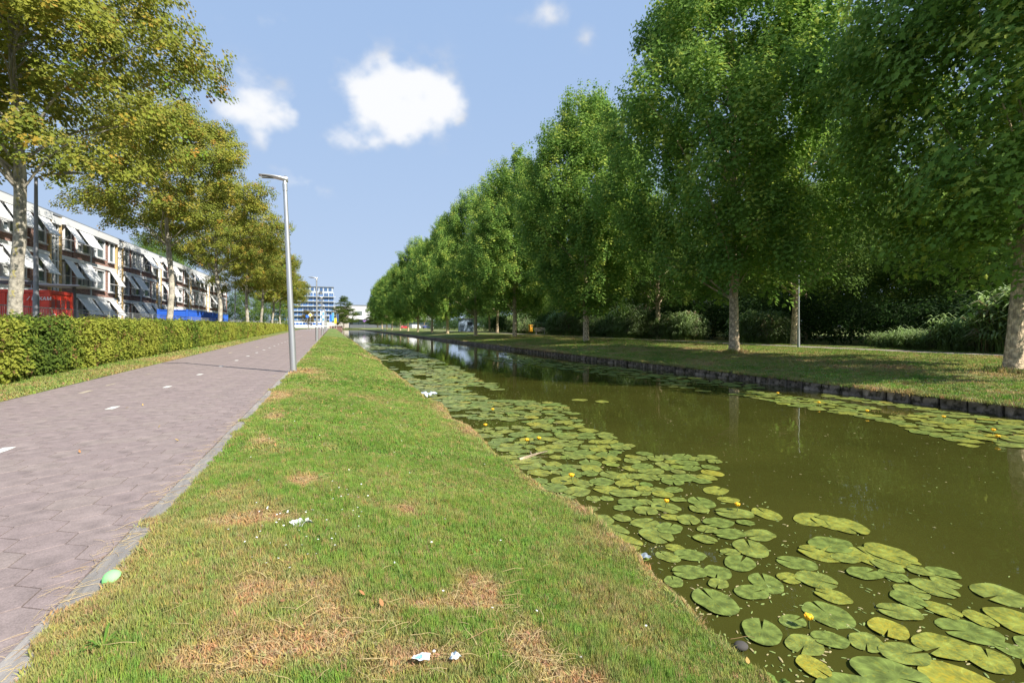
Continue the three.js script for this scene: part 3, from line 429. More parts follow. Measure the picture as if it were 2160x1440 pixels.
  const wins = [[0.04, 0.155, 0], [0.245, 0.47, 0.4], [0.53, 0.755, 0.28], [0.845, 0.96, 0]];
  const floors = [[1.5, 3.45], [4.35, 6.12], [7.0, 8.75]];
  bays.forEach(([a, b], bi) => {
    const W = b - a;
    part('wall', wallPlane(W, ROOF - 0.45, a, 0), brickBrown, T).position.z = -0.02;
    part('fascia', box(W + 0.04, 0.5, 0.34, (a + b) / 2, ROOF - 0.25, 0.1), white, T);
    for (const y of bands) part('floor_band', box(W, 0.3, 0.14, (a + b) / 2, y, 0.04), white, T);
    for (const u of [a + W * 0.2, a + W * 0.5, a + W * 0.8]) part('pilaster', box(0.16, ROOF - 0.6, 0.08, u, (ROOF - 0.6) / 2, 0.02), u === a + W * 0.5 ? trim : brickBrown, T);
    floors.forEach(([y0, y1], fi) => wins.forEach(([s, e, split], wi) => { const u0 = a + W * s, u1 = a + W * e; window_(u0, u1, wi === 0 || wi === 3 ? y0 : y0 + (fi === 0 ? 0 : 0.1), y1, split); if (pattern[bi][fi][wi] === '1') awning(u0 - 0.06, u1 + 0.06, y1 + 0.12, 1.22 + 0.08 * r(), 0.72 + 0.1 * r()); }));
  });
  stairs.forEach(([a, b]) => {
    for (const u of [a + 0.12, b - 0.12]) part('yellow_pier', box(0.24, ROOF + 0.15, 0.2, u, (ROOF + 0.15) / 2, 0.02), brickYellow, T);
    const g = [], w = b - a - 0.58, cx = (a + b) / 2, top = ROOF - 0.7; for (const k of [-0.5, 0, 0.5]) g.push(box(0.09, top - 0.9, 0.1, cx + k * (w - 0.09), (top + 0.9) / 2, 0.02)); for (let y = 0.95; y <= top; y += (top - 0.95) / 9) g.push(box(w, 0.07, 0.09, cx, y, 0.021));
    const s = part('stair_window', merge(g), white, T); part('pane', box(w, top - 0.9, 0.02, cx, (top + 0.9) / 2, -0.03), pane, s);
    part('stair_fascia', box(w + 0.1, 0.5, 0.3, cx, ROOF - 0.4, 0.05), white, T);
  });
  part('end_pier', box(0.3, ROOF - 0.1, 0.3, L + 0.12, (ROOF - 0.1) / 2, -0.1), brickBrown, T);
}

// ---------- shipping containers ----------
const font = await new FontLoader().loadAsync('fonts/droid/droid_sans_bold.typeface.json');
const corrugated = (len, h) => { const s = new THREE.Shape(), n = Math.round(len / 0.28), p = len / n; s.moveTo(0, 0); for (let i = 0; i < n; i++) { const x = i * p; s.lineTo(x + p * 0.12, 0.036); s.lineTo(x + p * 0.5, 0.036); s.lineTo(x + p * 0.62, 0); s.lineTo(x + p, 0); } s.lineTo(len, -0.03); s.lineTo(0, -0.03); return new THREE.ExtrudeGeometry(s, { depth: h, bevelEnabled: false }).rotateX(-Math.PI / 2); };   // runs along +x, up +y, ribs towards -z
function container(label, X, y, F, turn, len, wid, h, col, dark) {
  // local: doors at x = len, long sides at z = 0 (front) and z = -wid
  const T = thing('shipping_container', label, 'container', X, y, F, turn), m = std(col, 0.5), md = std(dark, 0.55);
  part('side_panel', corrugated(len - 0.3, h - 0.3).rotateY(Math.PI).translate(len - 0.15, 0.15, -0.05), m, T);
  part('side_panel', corrugated(len - 0.3, h - 0.3).translate(0.15, 0.15, -wid + 0.05), m, T);
  part('roof_panel', box(len - 0.2, 0.06, wid - 0.1, len / 2, h - 0.06, -wid / 2), m, T); part('end_panel', box(0.06, h - 0.3, wid - 0.2, 0.05, h / 2, -wid / 2), m, T);
  part('floor_frame', box(len, 0.15, wid, len / 2, 0.075, -wid / 2), md, T);
  for (const x of [0.08, len - 0.1]) for (const z of [-0.08, -wid + 0.08]) part('corner_post', box(0.17, h, 0.17, x, h / 2, z), m, T);
  for (const z of [-0.06, -wid + 0.06]) part('top_rail', box(len - 0.36, 0.13, 0.1, len / 2, h - 0.07, z), m, T);
  part('door_header', box(0.12, 0.15, wid - 0.34, len - 0.08, h - 0.08, -wid / 2), md, T);
  const dw = (wid - 0.36) / 2;
  for (const k of [0, 1]) {
    const z0 = -0.18 - k * dw, g = [box(0.06, h - 0.36, dw - 0.02, len - 0.09, h / 2 + 0.02, z0 - dw / 2)];
    for (const t of [0.22, 0.78]) for (const [ya, yb] of [[0.25, h * 0.42], [h * 0.46, h * 0.7]]) g.push(box(0.03, yb - ya, dw * 0.4, len - 0.05, (ya + yb) / 2, z0 - dw * t));
    const d = part('door', merge(g), m, T);
    for (const t of [0.22, 0.78]) { const v = []; for (let i = 0; i < 6; i++) v.push(box(0.02, 0.025, dw * 0.34, len - 0.048, h * 0.74 + i * 0.065, z0 - dw * t)); part('vent_slots', merge(v), steelDark, d); }
    for (const t of [0.5, 0.97]) part('locking_bar', bar([len - 0.03, 0.2, z0 - dw * t + 0.05], [len - 0.03, h - 0.2, z0 - dw * t + 0.05], 0.018), m, d);
    part('placard', box(0.006, 0.09, 0.26, len - 0.028, h * 0.62 - k * 0.2, z0 - dw * 0.3), white, d);
  }
  for (const z of [-0.2, -wid + 0.2]) part('yellow_strip', box(0.02, h * 0.62, 0.04, len - 0.02, h * 0.4, z), std(lin(0.8, 0.5, 0.03), 0.6), T);
  return T;
}
{
  const c = container('red shipping container with louvred doors behind the hedge', -17.9, 0.1, 27.75, 0, 6.06, 2.15, 2.9, lin(0.72, 0.06, 0.03), lin(0.45, 0.035, 0.02));
  const txt = (s, x, size) => new TextGeometry(s, { font, size, depth: 0.006, curveSegments: 3 }).applyMatrix4(new THREE.Matrix4().makeShear(0, 0, 0.12, 0, 0, 0)).translate(x, 2.44, 0.0);
  part('lettering', merge([txt('L', 5.4, 0.15), txt('KAM', 5.66, 0.15), new THREE.BoxGeometry(0.03, 0.17, 0.006).applyMatrix4(new THREE.Matrix4().makeShear(0, 0, 0.6, 0, 0, 0)).translate(5.31, 2.52, 0.003)]), white, c);
}
container('long blue shipping container behind the fence before the flats', -12.4, 0.15, 52.6, Math.PI / 2, 11.4, 2.4, 2.75, lin(0.02, 0.1, 0.5), lin(0.02, 0.07, 0.36));
container('short blue shipping container at the far end of the fence', -12.3, 0.15, 64.6, Math.PI / 2, 6, 2.4, 2.65, lin(0.03, 0.13, 0.55), lin(0.02, 0.09, 0.4));
{
  const T = thing('steel_canopy', 'flat grey steel canopy standing behind the red container', 'canopy', -20.5, 0, 31.5);
  part('roof_sheet', box(5, 0.1, 3.2, 2.5, 3.85, -0.6), steel, T); part('sloping_sheet', box(1.7, 0.08, 3.2, 0, 0, 0).rotateZ(-0.16).translate(5.82, 3.7, -0.6), steel, T); part('lower_sheet', box(1.9, 0.07, 2.4, 0, 0, 0).rotateZ(-0.02).translate(7.6, 3.45, -0.5), steel, T);
  part('beam', box(6.8, 0.16, 0.12, 3.4, 3.5, 0.7), steelDark, T);
  for (const x of [1.2, 4.6, 7.9]) part('post', box(0.12, 3.5, 0.12, x, 1.75, -0.4), steelDark, T);
  part('hanging_lamp', merge([cyl(0.03, 0.03, 0.35, 6.6, 3.2, 0.6, 8), cyl(0.28, 0.06, 0.16, 6.6, 3.06, 0.6, 12)]), std(lin(0.5, 0.55, 0.6), 0.5), T);
}
// ---------- construction fence ----------
{
  const wire = std(lin(0.4, 0.41, 0.42), 0.5, { metalness: 0.5 }), w = 3.4, h = 2.15, g = [];
  for (let x = 0.12; x < w; x += 0.12) g.push(box(0.006, h - 0.3, 0.006, x, h / 2 + 0.12, 0)); for (let y = 0.35; y < h; y += 0.3) g.push(box(w, 0.007, 0.007, w / 2, y, 0.007));
  const make = label => { const T = thing('wire_fence', label, 'fence', -11.2, 0, 22, Math.PI / 2, 'wire fence panels along the street'); part('frame', merge([bar([0, 0, 0], [0, h, 0], 0.022), bar([w, 0, 0], [w, h, 0], 0.022), bar([0, h, 0], [w, h, 0], 0.02), bar([0, 0.25, 0], [w, 0.25, 0], 0.018)]), wire, T); part('wire_mesh', merge(g), wire, T); part('foot_block', box(0.7, 0.13, 0.22, 0, 0.065, 0), std(lin(0.3, 0.29, 0.27), 0.95), T); return T; };
  const p0 = make('wire fence panel in front of the red container'); 
  for (let k = 1; k < 26; k++) { const F = 22 + k * 3.48; copyOf(p0, 'wire_fence', F < 30 ? 'wire fence panel in front of the red container' : F < 52 ? 'wire fence panel before the brick flats' : F < 71 ? 'wire fence panel in front of the blue containers' : 'wire fence panel beyond the blue containers', -11.2 - 0.01 * (F - 22), 0, F, Math.PI / 2 + 0.01 * Math.sin(k * 3), 1); }
  const sg = [[31.5, 'orange notice on the fence right of the red container'], [43, 'orange notice on the fence before the flats'], [47, 'orange notice on the fence near the second street tree'], [58, 'orange notice on the fence before the blue container']];
  sg.forEach(([F, l]) => { const s = part(numbered('fence_notice'), box(0.02, 0.2, 0.34, -11.1 - 0.01 * (F - 22), 1.75, -F), std(lin(0.7, 0.14, 0.04), 0.6), scene); tag(s, l, 'notice', 'orange notices on the fence'); });
}
// red and white barrier boards peeping over the hedge
[[33.3, -12.2, 'first'], [38.6, -12.4, 'second'], [56, -11.9, 'third'], [59.5, -11.9, 'fourth'], [79, -12.6, 'fifth'], [88, -12.7, 'sixth']].forEach(([F, X, nth]) => {
  const T = thing('barrier_board', nth + ' red and white barrier board from the left, just above the hedge', 'barrier', X, 0, F, 0.9, 'barrier boards behind the hedge');
  part('board', box(0.8, 0.42, 0.04, 0, 1.32, 0), std(lin(0.45, 0.06, 0.05), 0.6), T); part('frame', merge([box(0.9, 0.07, 0.06, 0, 1.56, 0), box(0.07, 0.5, 0.06, -0.42, 1.3, 0), box(0.07, 0.5, 0.06, 0.42, 1.3, 0)]), white, T); part('post', box(0.1, 1.7, 0.06, 0, 0.85, -0.04), white, T);
});

// ---------- lamp posts ----------
{
  const alu = std(lin(0.55, 0.56, 0.57), 0.38, { metalness: 0.75 }), aluDark = std(lin(0.2, 0.21, 0.22), 0.5);
  function headGeo(len) {                              // flattened shell tapering outwards along -x
    const pos = [], idx = [], N = 10, M = 12;
    for (let i = 0; i <= N; i++) { const t = i / N, x = 0.07 - t * len, w = 0.055 + 0.075 * Math.sin(Math.min(1, t * 1.5) * Math.PI * 0.62) * (t > 0.96 ? 0.6 : 1), y = 0.06 + 0.09 * Math.sin(t * 1.7), h = mix(0.1, 0.03, Math.pow(t, 0.7)); for (let j = 0; j < M; j++) { const a = j / M * 6.283; pos.push(x, y + Math.sin(a) * h * (Math.sin(a) > 0 ? 0.75 : 1), Math.cos(a) * w); } }
    for (let i = 0; i < N; i++) for (let j = 0; j < M; j++) { const a = i * M + j, b = i * M + (j + 1) % M; idx.push(a, b, a + M, b, b + M, a + M); }
    for (const [o, f] of [[0, 0], [N * M, 1]]) for (let j = 1; j < M - 1; j++) f ? idx.push(o, o + j, o + j + 1) : idx.push(o, o + j + 1, o + j);
    return fromArrays(pos, null, idx);
  }
  function pathLamp(label, X, F, lean, fat) {
    const T = thing('lamp_post', label, 'lamp post', X, 0, F, 0, 'lamp posts along the bicycle path'); T.rotation.z = lean; const H = 5.45;
    part('pole', merge([cyl(0.094, 0.092, 0.9, 0, -0.03, 0, 18), cyl(0.092, 0.056, H - 0.87, 0, 0.87, 0, 18)]), alu, T);
    if (fat) part('base_sleeve', merge([cyl(0.13, 0.13, 1.25, 0, 0, 0, 16), cyl(0.13, 0.09, 0.12, 0, 1.25, 0, 16)]), alu, T);
    part('collar', merge([cyl(0.066, 0.066, 0.2, 0, H, 0, 16), cyl(0.066, 0.035, 0.14, 0, H + 0.2, 0, 16)]), alu, T);
    const hd = part('lamp_head', headGeo(0.78), alu, T); hd.position.set(0.02, H + 0.28, 0); part('lens', box(0.42, 0.012, 0.15, -0.42, 0.082, 0), aluDark, hd); part('hatch', merge([box(0.06, 0.01, 0.05, 0, 0.155, 0)]), aluDark, hd);
    part('ground_collar', cyl(0.12, 0.11, 0.06, 0, -0.01, 0, 16), aluDark, T); return T;
  }
  pathLamp('nearest silver lamp post leaning left between the path and the bank', -1.09, 16.2, 0.042, false);
  [[48.9, 'second'], [81.6, 'third'], [114, 'fourth'], [146, 'fifth'], [178, 'sixth'], [210, 'seventh']].forEach(([F, nth]) => pathLamp(nth + ' lamp post along the bicycle path, counted from the camera', -1.12 - 0.004 * F, F, 0.004, true));
  const S = thing('street_lamp', 'tall slim grey street lamp in front of the red container', 'lamp post', -10.75, 0, 24.2);
  part('pole', merge([cyl(0.1, 0.1, 2.6, 0, 0, 0, 14), cyl(0.085, 0.055, 4.55, 0, 2.6, 0, 14)]), std(lin(0.24, 0.24, 0.26), 0.5, { metalness: 0.4 }), S);
  part('arm', merge([bar([0, 7.1, 0], [-0.5, 7.4, 0], 0.022), bar([0, 7.1, 0], [0.35, 7.28, 0], 0.022), bar([0.35, 7.28, 0], [0.8, 7.38, 0], 0.025), bar([-0.35, 7.3, 0], [0.4, 7.3, 0], 0.012)]), steelDark, S);
  for (const s of [1, -1]) { const hd = part('lamp_head', headGeo(0.75).rotateY(s > 0 ? Math.PI : 0), steelDark, S); hd.position.set(s * 0.75 - (s < 0 ? -0.2 : 0), 7.3, 0); }
  const S2 = thing('street_lamp', 'tall grey street lamp beyond the blue containers', 'lamp post', -12.9, 0, 79); part('pole', cyl(0.09, 0.06, 8, 0, 0, 0, 12), steel, S2); part('lamp_head', headGeo(0.8), steel, S2).position.y = 8;
  const P = thing('park_lamp', 'slim park lamp with flat mushroom head beside the footpath', 'lamp post', 27.9, 0, 23.2), pm = std(lin(0.3, 0.32, 0.31), 0.55, { metalness: 0.3 });
  part('pole', merge([cyl(0.085, 0.075, 1.2, 0, 0, 0, 14), cyl(0.062, 0.05, 3.7, 0, 1.2, 0, 14)]), pm, P); part('neck', new THREE.LatheGeometry([[0.05, 4.88], [0.09, 5.0], [0.1, 5.15], [0.05, 5.3], [0.06, 5.42]].map(a => new THREE.Vector2(...a)), 16), std(lin(0.5, 0.52, 0.5), 0.4), P);
  part('lamp_head', new THREE.LatheGeometry([[0.001, 5.4], [0.25, 5.42], [0.4, 5.44], [0.36, 5.49], [0.18, 5.55], [0.001, 5.57]].map(a => new THREE.Vector2(...a)), 20), pm, P);
}

// ---------- things on the far lawn ----------
{
  const B = thing('litter_bin', 'yellow litter bin on a post beside the park bench', 'bin', 30.9, 0, 75.6, 0.5), ym = std(lin(0.75, 0.36, 0.02), 0.5);
  part('post', merge([cyl(0.05, 0.05, 1.0, 0, 0, -0.28, 10)]), steelDark, B); part('bin_body', new RoundedBoxGeometry(0.62, 1.05, 0.46, 2, 0.08).translate(0, 0.95, 0), ym, B); part('hood', new RoundedBoxGeometry(0.66, 0.16, 0.5, 2, 0.06).translate(0, 1.5, 0), ym, B); part('opening', box(0.44, 0.16, 0.03, 0, 1.3, 0.225), steelDark, B);
  const S = thing('park_bench', 'weathered wooden bench right of the yellow bin', 'bench', 33.1, 0, 76.6, -0.5), wood = std(lin(0.3, 0.27, 0.22), 0.85);
  for (let k = 0; k < 3; k++) part('seat_plank', box(1.9, 0.05, 0.14, 0, 0.46, 0.02 + k * 0.16), wood, S); for (let k = 0; k < 3; k++) part('back_plank', box(1.9, 0.13, 0.045, 0, 0.66 + k * 0.18, -0.12 - k * 0.03), wood, S); for (const x of [-0.7, 0.7]) part('leg', merge([box(0.09, 0.46, 0.4, x, 0.22, 0.14), box(0.08, 0.72, 0.07, x, 0.76, -0.18)]), std(lin(0.35, 0.34, 0.32), 0.9), S);
  const Hh = thing('blue_shed', 'pale blue utility shed between the tree trunks', 'shed', 31, 0, 118, -0.2), bl = std(lin(0.3, 0.4, 0.55), 0.7);
  part('wall', box(3.6, 3, 3, 0, 1.5, 0), bl, Hh); part('roof', box(3.9, 0.2, 3.3, 0, 3.1, 0), steelDark, Hh); part('door', box(0.95, 2.1, 0.05, -0.9, 1.05, 1.53), std(lin(0.18, 0.25, 0.36), 0.6), Hh); part('window', box(1.2, 0.8, 0.05, 0.9, 1.9, 1.53), glassMat, Hh);
  // two white geese by the water
  const gooseMat = std(lin(0.65, 0.65, 0.63), 0.8);
  [[15.6, 171, 0.6, 'white goose on the far canal bank, left of its pair'], [16.7, 170, 2.4, 'white goose on the far canal bank, right of its pair']].forEach(([X, F, t, l]) => {
    const T = thing('goose', l, 'goose', X, -0.42, F, t, 'white geese on the bank'), pts = [[-0.5, 0.34, 0], [-0.3, 0.36, 0], [0, 0.36, 0], [0.25, 0.42, 0], [0.36, 0.62, 0], [0.38, 0.86, 0], [0.5, 0.92, 0]];
    part('body', tube(pts, [0.03, 0.17, 0.24, 0.17, 0.07, 0.055, 0.045], 12, 0, 1), gooseMat, T); part('beak', new THREE.ConeGeometry(0.03, 0.12, 8).rotateZ(-Math.PI / 2).translate(0.56, 0.91, 0), std(lin(0.7, 0.25, 0.03), 0.6), T); for (const z of [-0.08, 0.08]) part('leg', cyl(0.02, 0.02, 0.2, 0, 0, z, 6), std(lin(0.7, 0.25, 0.03), 0.6), T);
  });
}
// ---------- vehicles at the far end ----------
function car(label, X, F, turn, color, van) {
  const T = thing(van ? 'parked_van' : 'parked_car', label, van ? 'van' : 'car', X, 0, F, turn, 'vehicles parked beyond the canal'), m = new THREE.MeshPhysicalMaterial({ color, roughness: 0.35, clearcoat: 0.6 });
  const ex = (pts, w) => new THREE.ExtrudeGeometry(new THREE.Shape(pts.map(p => new THREE.Vector2(...p))), { depth: w - 0.12, bevelEnabled: true, bevelSize: 0.06, bevelThickness: 0.06, bevelSegments: 2 }).translate(0, 0, -w / 2 + 0.06);
  const top = van ? 2.0 : 1.45;
  part('body', ex(van ? [[-2.4, 0.35], [2.3, 0.35], [2.35, 0.8], [2.05, 1.15], [1.5, 1.95], [-2.3, 2.0], [-2.4, 1.8]] : [[-2.1, 0.35], [2.1, 0.35], [2.15, 0.7], [1.95, 0.85], [1.05, 0.95], [0.4, 1.42], [-1.2, 1.45], [-1.9, 0.98], [-2.15, 0.9]], 1.75), m, T);
  for (const s of [-1, 1]) part('side_window', ex(van ? [[0.7, 1.2], [1.75, 1.2], [1.4, 1.75], [0.7, 1.78]] : [[-1.5, 1.0], [0.75, 1.0], [0.3, 1.34], [-1.1, 1.36]], 0.13).translate(0, 0, s * 0.83), glassMat, T);
  part('windscreen', bar([van ? 2.0 : 1.0, van ? 1.3 : 1.02, 0], [van ? 1.6 : 0.5, van ? 1.85 : 1.38, 0], 0.05, 4).scale(1, 1, 12), glassMat, T);
  for (const x of [-1.35, 1.35]) for (const z of [-0.8, 0.8]) { const w = part('wheel', new THREE.CylinderGeometry(0.32, 0.32, 0.2, 16).rotateX(Math.PI / 2).translate(x, 0.32, z), std(lin(0.02, 0.02, 0.02), 0.9), T); part('rim', new THREE.CylinderGeometry(0.19, 0.19, 0.22, 12).rotateX(Math.PI / 2).translate(x, 0.32, z), steel, w); }
  for (const z of [-0.6, 0.6]) part('headlight', box(0.08, 0.14, 0.3, 2.17, 0.72, z), white, T);
}
car('small red car parked at far left of the vehicles under the maples', 34, 250, 0.4, lin(0.5, 0.03, 0.04));
car('white van parked beside the red car under the far maples', 40, 252, 0.3, lin(0.7, 0.7, 0.72), true);
car('dark blue car parked right of the white van', 43.5, 240, 0.5, lin(0.05, 0.06, 0.2));
car('silver car parked between the far maple trunks', 46.5, 232, 0.2, lin(0.5, 0.52, 0.54));
car('white car parked right of the silver car', 50, 225, 0.2, lin(0.7, 0.7, 0.7));
car('dark car waiting where the bicycle path meets the road', -5.4, 262, 1.4, lin(0.05, 0.06, 0.1));
{
  const T = thing('white_bus', 'long white bus with a blue window band on the far road', 'bus', -12.5, 0, 256), bm = std(lin(0.75, 0.76, 0.78), 0.4);
  part('body', new RoundedBoxGeometry(17, 2.9, 2.5, 2, 0.18).translate(0, 1.85, 0), bm, T);
  for (let k = 0; k < 11; k++) part('window', box(1.3, 0.95, 0.04, -7.4 + k * 1.48, 2.35, 1.26), std(lin(0.03, 0.12, 0.42), 0.15), T);
  for (const x of [-5.8, -4.4, 5.6]) { const w = part('wheel', new THREE.CylinderGeometry(0.48, 0.48, 0.3, 18).rotateX(Math.PI / 2).translate(x, 0.48, 1.15), std(lin(0.02, 0.02, 0.02), 0.9), T); part('rim', new THREE.CylinderGeometry(0.26, 0.26, 0.32, 12).rotateX(Math.PI / 2).translate(x, 0.48, 1.15), steel, w); }
}
// ---------- far buildings ----------
{
  const T = thing('balcony_tower', 'pale apartment tower with rows of blue balconies at the path end', 'building', -17, 0, 330), wallM = std(lin(0.4, 0.44, 0.48), 0.7), blue = std(lin(0.1, 0.2, 0.42), 0.4), slab = std(lin(0.62, 0.63, 0.64), 0.7), win = new THREE.MeshPhysicalMaterial({ color: lin(0.06, 0.12, 0.25), roughness: 0.06 });
  part('wall', box(36, 22.5, 14, 0, 11.25, -8), wallM, T); part('penthouse', box(19, 3.2, 12, 8, 24.1, -8), wallM, T); part('roof', box(20, 0.3, 13, 8, 25.8, -8), steelDark, T); part('stair_tower', box(1.6, 23, 1.2, 10.5, 11.5, -0.6), steelDark, T);
  part('plinth', box(37, 4.2, 1.2, 0, 2.1, -0.5), std(lin(0.62, 0.6, 0.5), 0.8), T);
  for (let f = 0; f < 6; f++) { const y = 4.6 + f * 3; part('balcony_slab', box(37.5, 0.22, 1.8, 0.4, y, -0.2), slab, T); for (let k = 0; k < 12; k++) { const x = -16.5 + k * 3; part('balcony_front', box(2.6, 1.0, 0.06, x, y + 0.65, 0.66), (k * 7 + f * 3) % 5 ? blue : win, T); const w = part('window', box(2.2, 1.75, 0.06, x, y + 1.5, -0.95), win, T); part('frame', merge([box(0.1, 1.75, 0.08, x, y + 1.5, -0.94), box(2.3, 0.1, 0.08, x, y + 2.4, -0.94)]), white, w); } }
  for (let k = 0; k < 7; k++) part('penthouse_window', box(1.8, 2, 0.06, 0.2 + k * 2.6, 24.2, -1.97), win, T);
  const Hh = thing('white_hall', 'low white flat-roofed hall with dark glazed ground floor beyond the water', 'building', 42, 0, 372, 0);
  part('upper_wall', box(62, 10, 20, 0, 11, -10), std(lin(0.55, 0.55, 0.55), 0.7), Hh); part('ground_floor', box(60, 6, 18, 0, 3, -10), std(lin(0.12, 0.13, 0.14), 0.4), Hh); part('roof_edge', box(62.6, 0.5, 20.6, 0, 16.2, -10), steelDark, Hh); part('roof_unit', box(16, 1.3, 6, 8, 17.1, -10), slab, Hh);
  for (let k = 0; k < 14; k++) part('glass_panel', box(3.4, 2.2, 0.08, -26 + k * 4, 3.4, -0.95), std(lin(0.3, 0.36, 0.4), 0.1), Hh); part('awning_edge', box(62, 0.6, 3, 0, 6.2, 1.0), slab, Hh);
  part('dark_window', box(5, 3, 0.1, -24, 10.5, 0.05), std(lin(0.14, 0.17, 0.16), 0.3), Hh);
  const N = thing('beige_block', 'beige low block joined to the left of the white hall', 'building', 5.2, 0, 374); part('wall', box(12, 15, 12, 0, 7.5, 0), std(lin(0.42, 0.38, 0.33), 0.8), N); part('roof', box(12.4, 0.4, 12.4, 0, 15.2, 0), steelDark, N); for (let k = 0; k < 3; k++) part('window', box(9, 1.2, 0.1, 0, 5 + k * 3.4, 6.03), glassMat, N);
  const W = thing('brick_parapet', 'low red brick parapet where the path meets the road', 'wall', 2.0, -0.6, 301); part('brickwork', box(7.5, 1.9, 0.4, 0, 0.95, 0), brickBrown, W); part('coping', box(7.7, 0.12, 0.5, 0, 1.96, 0), slab, W);
  const Sh = thing('glass_pavilion', 'low glass pavilion with white roof beyond the street trees', 'building', -33, 0, 205); part('wall', box(18, 2.6, 6, 0, 1.3, 0), glassMat, Sh); part('roof', box(19, 0.7, 7, 0, 3, 0), white, Sh); for (let k = 0; k < 8; k++) part('mullion', box(0.14, 2.6, 0.1, -8.6 + k * 2.45, 1.3, 3.04), white, Sh);
}
// signs, flags and banner poles
{
  const pm = std(lin(0.45, 0.46, 0.47), 0.5, { metalness: 0.4 });
  const D = thing('priority_sign', 'yellow and white diamond road sign beside the far path', 'road sign', -6.6, 0, 172); part('pole', cyl(0.05, 0.05, 5.2, 0, 0, 0, 8), pm, D); const bd = part('sign_plate', box(1.0, 1.0, 0.03).rotateZ(Math.PI / 4).translate(0, 4.9, 0.05), white, D); part('yellow_field', box(0.66, 0.66, 0.02).rotateZ(Math.PI / 4).translate(0, 4.9, 0.08), std(lin(0.85, 0.42, 0.02), 0.5), bd);
  const Bs = thing('blue_sign', 'square blue road sign just left of the diamond sign', 'road sign', -7.6, 0, 174); part('pole', cyl(0.05, 0.05, 4.9, 0, 0, 0, 8), pm, Bs); part('sign_plate', box(0.9, 0.9, 0.03, 0, 4.5, 0.05), std(lin(0.03, 0.15, 0.55), 0.5), Bs);
  const Rs = thing('round_sign', 'round red road sign left of the layered tree', 'road sign', 3.0, 0, 310); part('pole', cyl(0.05, 0.05, 2.6, 0, 0, 0, 8), pm, Rs); part('sign_plate', new THREE.CylinderGeometry(0.7, 0.7, 0.04, 20).rotateX(Math.PI / 2).translate(0, 2.5, 0.05), std(lin(0.6, 0.05, 0.04), 0.5), Rs);
  const V = thing('triangle_sign', 'purple triangular road sign before the white hall', 'road sign', 19.2, 0, 322); part('pole', cyl(0.06, 0.06, 3.4, 0, 0, 0, 8), pm, V); part('sign_plate', new THREE.CylinderGeometry(1.3, 1.3, 0.05, 3).rotateX(Math.PI / 2).translate(0, 4.2, 0), std(lin(0.3, 0.15, 0.5), 0.5), V);
  [[-1.2, 262, lin(0.03, 0.16, 0.6), 7, 'blue banner on a pole at the end of the path'], [1.0, 268, lin(0.85, 0.65, 0.03), 5.5, 'yellow banner on a pole right of the blue banner'], [-0.2, 275, lin(0.1, 0.35, 0.65), 8.5, 'pale blue banner on the tallest banner pole'], [2.2, 280, lin(0.04, 0.07, 0.14), 8, 'dark banner on a pole left of the layered tree']].forEach(([X, F, c, h, l]) => { const T = thing('banner_flag', l, 'flag', X, 0, F, 0, 'banner poles at the end of the path'); part('pole', cyl(0.06, 0.04, h, 0, 0, 0, 8), white, T); const g = new THREE.PlaneGeometry(1.1, h * 0.5, 6, 4), p = g.attributes.position; for (let i = 0; i < p.count; i++) p.setZ(i, 0.12 * Math.sin(p.getX(i) * 5 + p.getY(i))); g.computeVertexNormals(); part('cloth', g.translate(0.6, h * 0.72, 0), std(c, 0.8, { side: THREE.DoubleSide }), T); });
  const Tt = thing('advertising_column', 'white and blue advertising column at the end of the path', 'sign', -4.6, 0, 276); part('column', box(2.2, 9, 0.8, 0, 4.5, 0), white, Tt); for (let k = 0; k < 4; k++) part('blue_panel', box(0.9, 1.3, 0.05, (k % 2 ? 0.5 : -0.5), 3.2 + k * 1.5, 0.43), std(lin(0.1, 0.4, 0.7), 0.5), Tt);
}

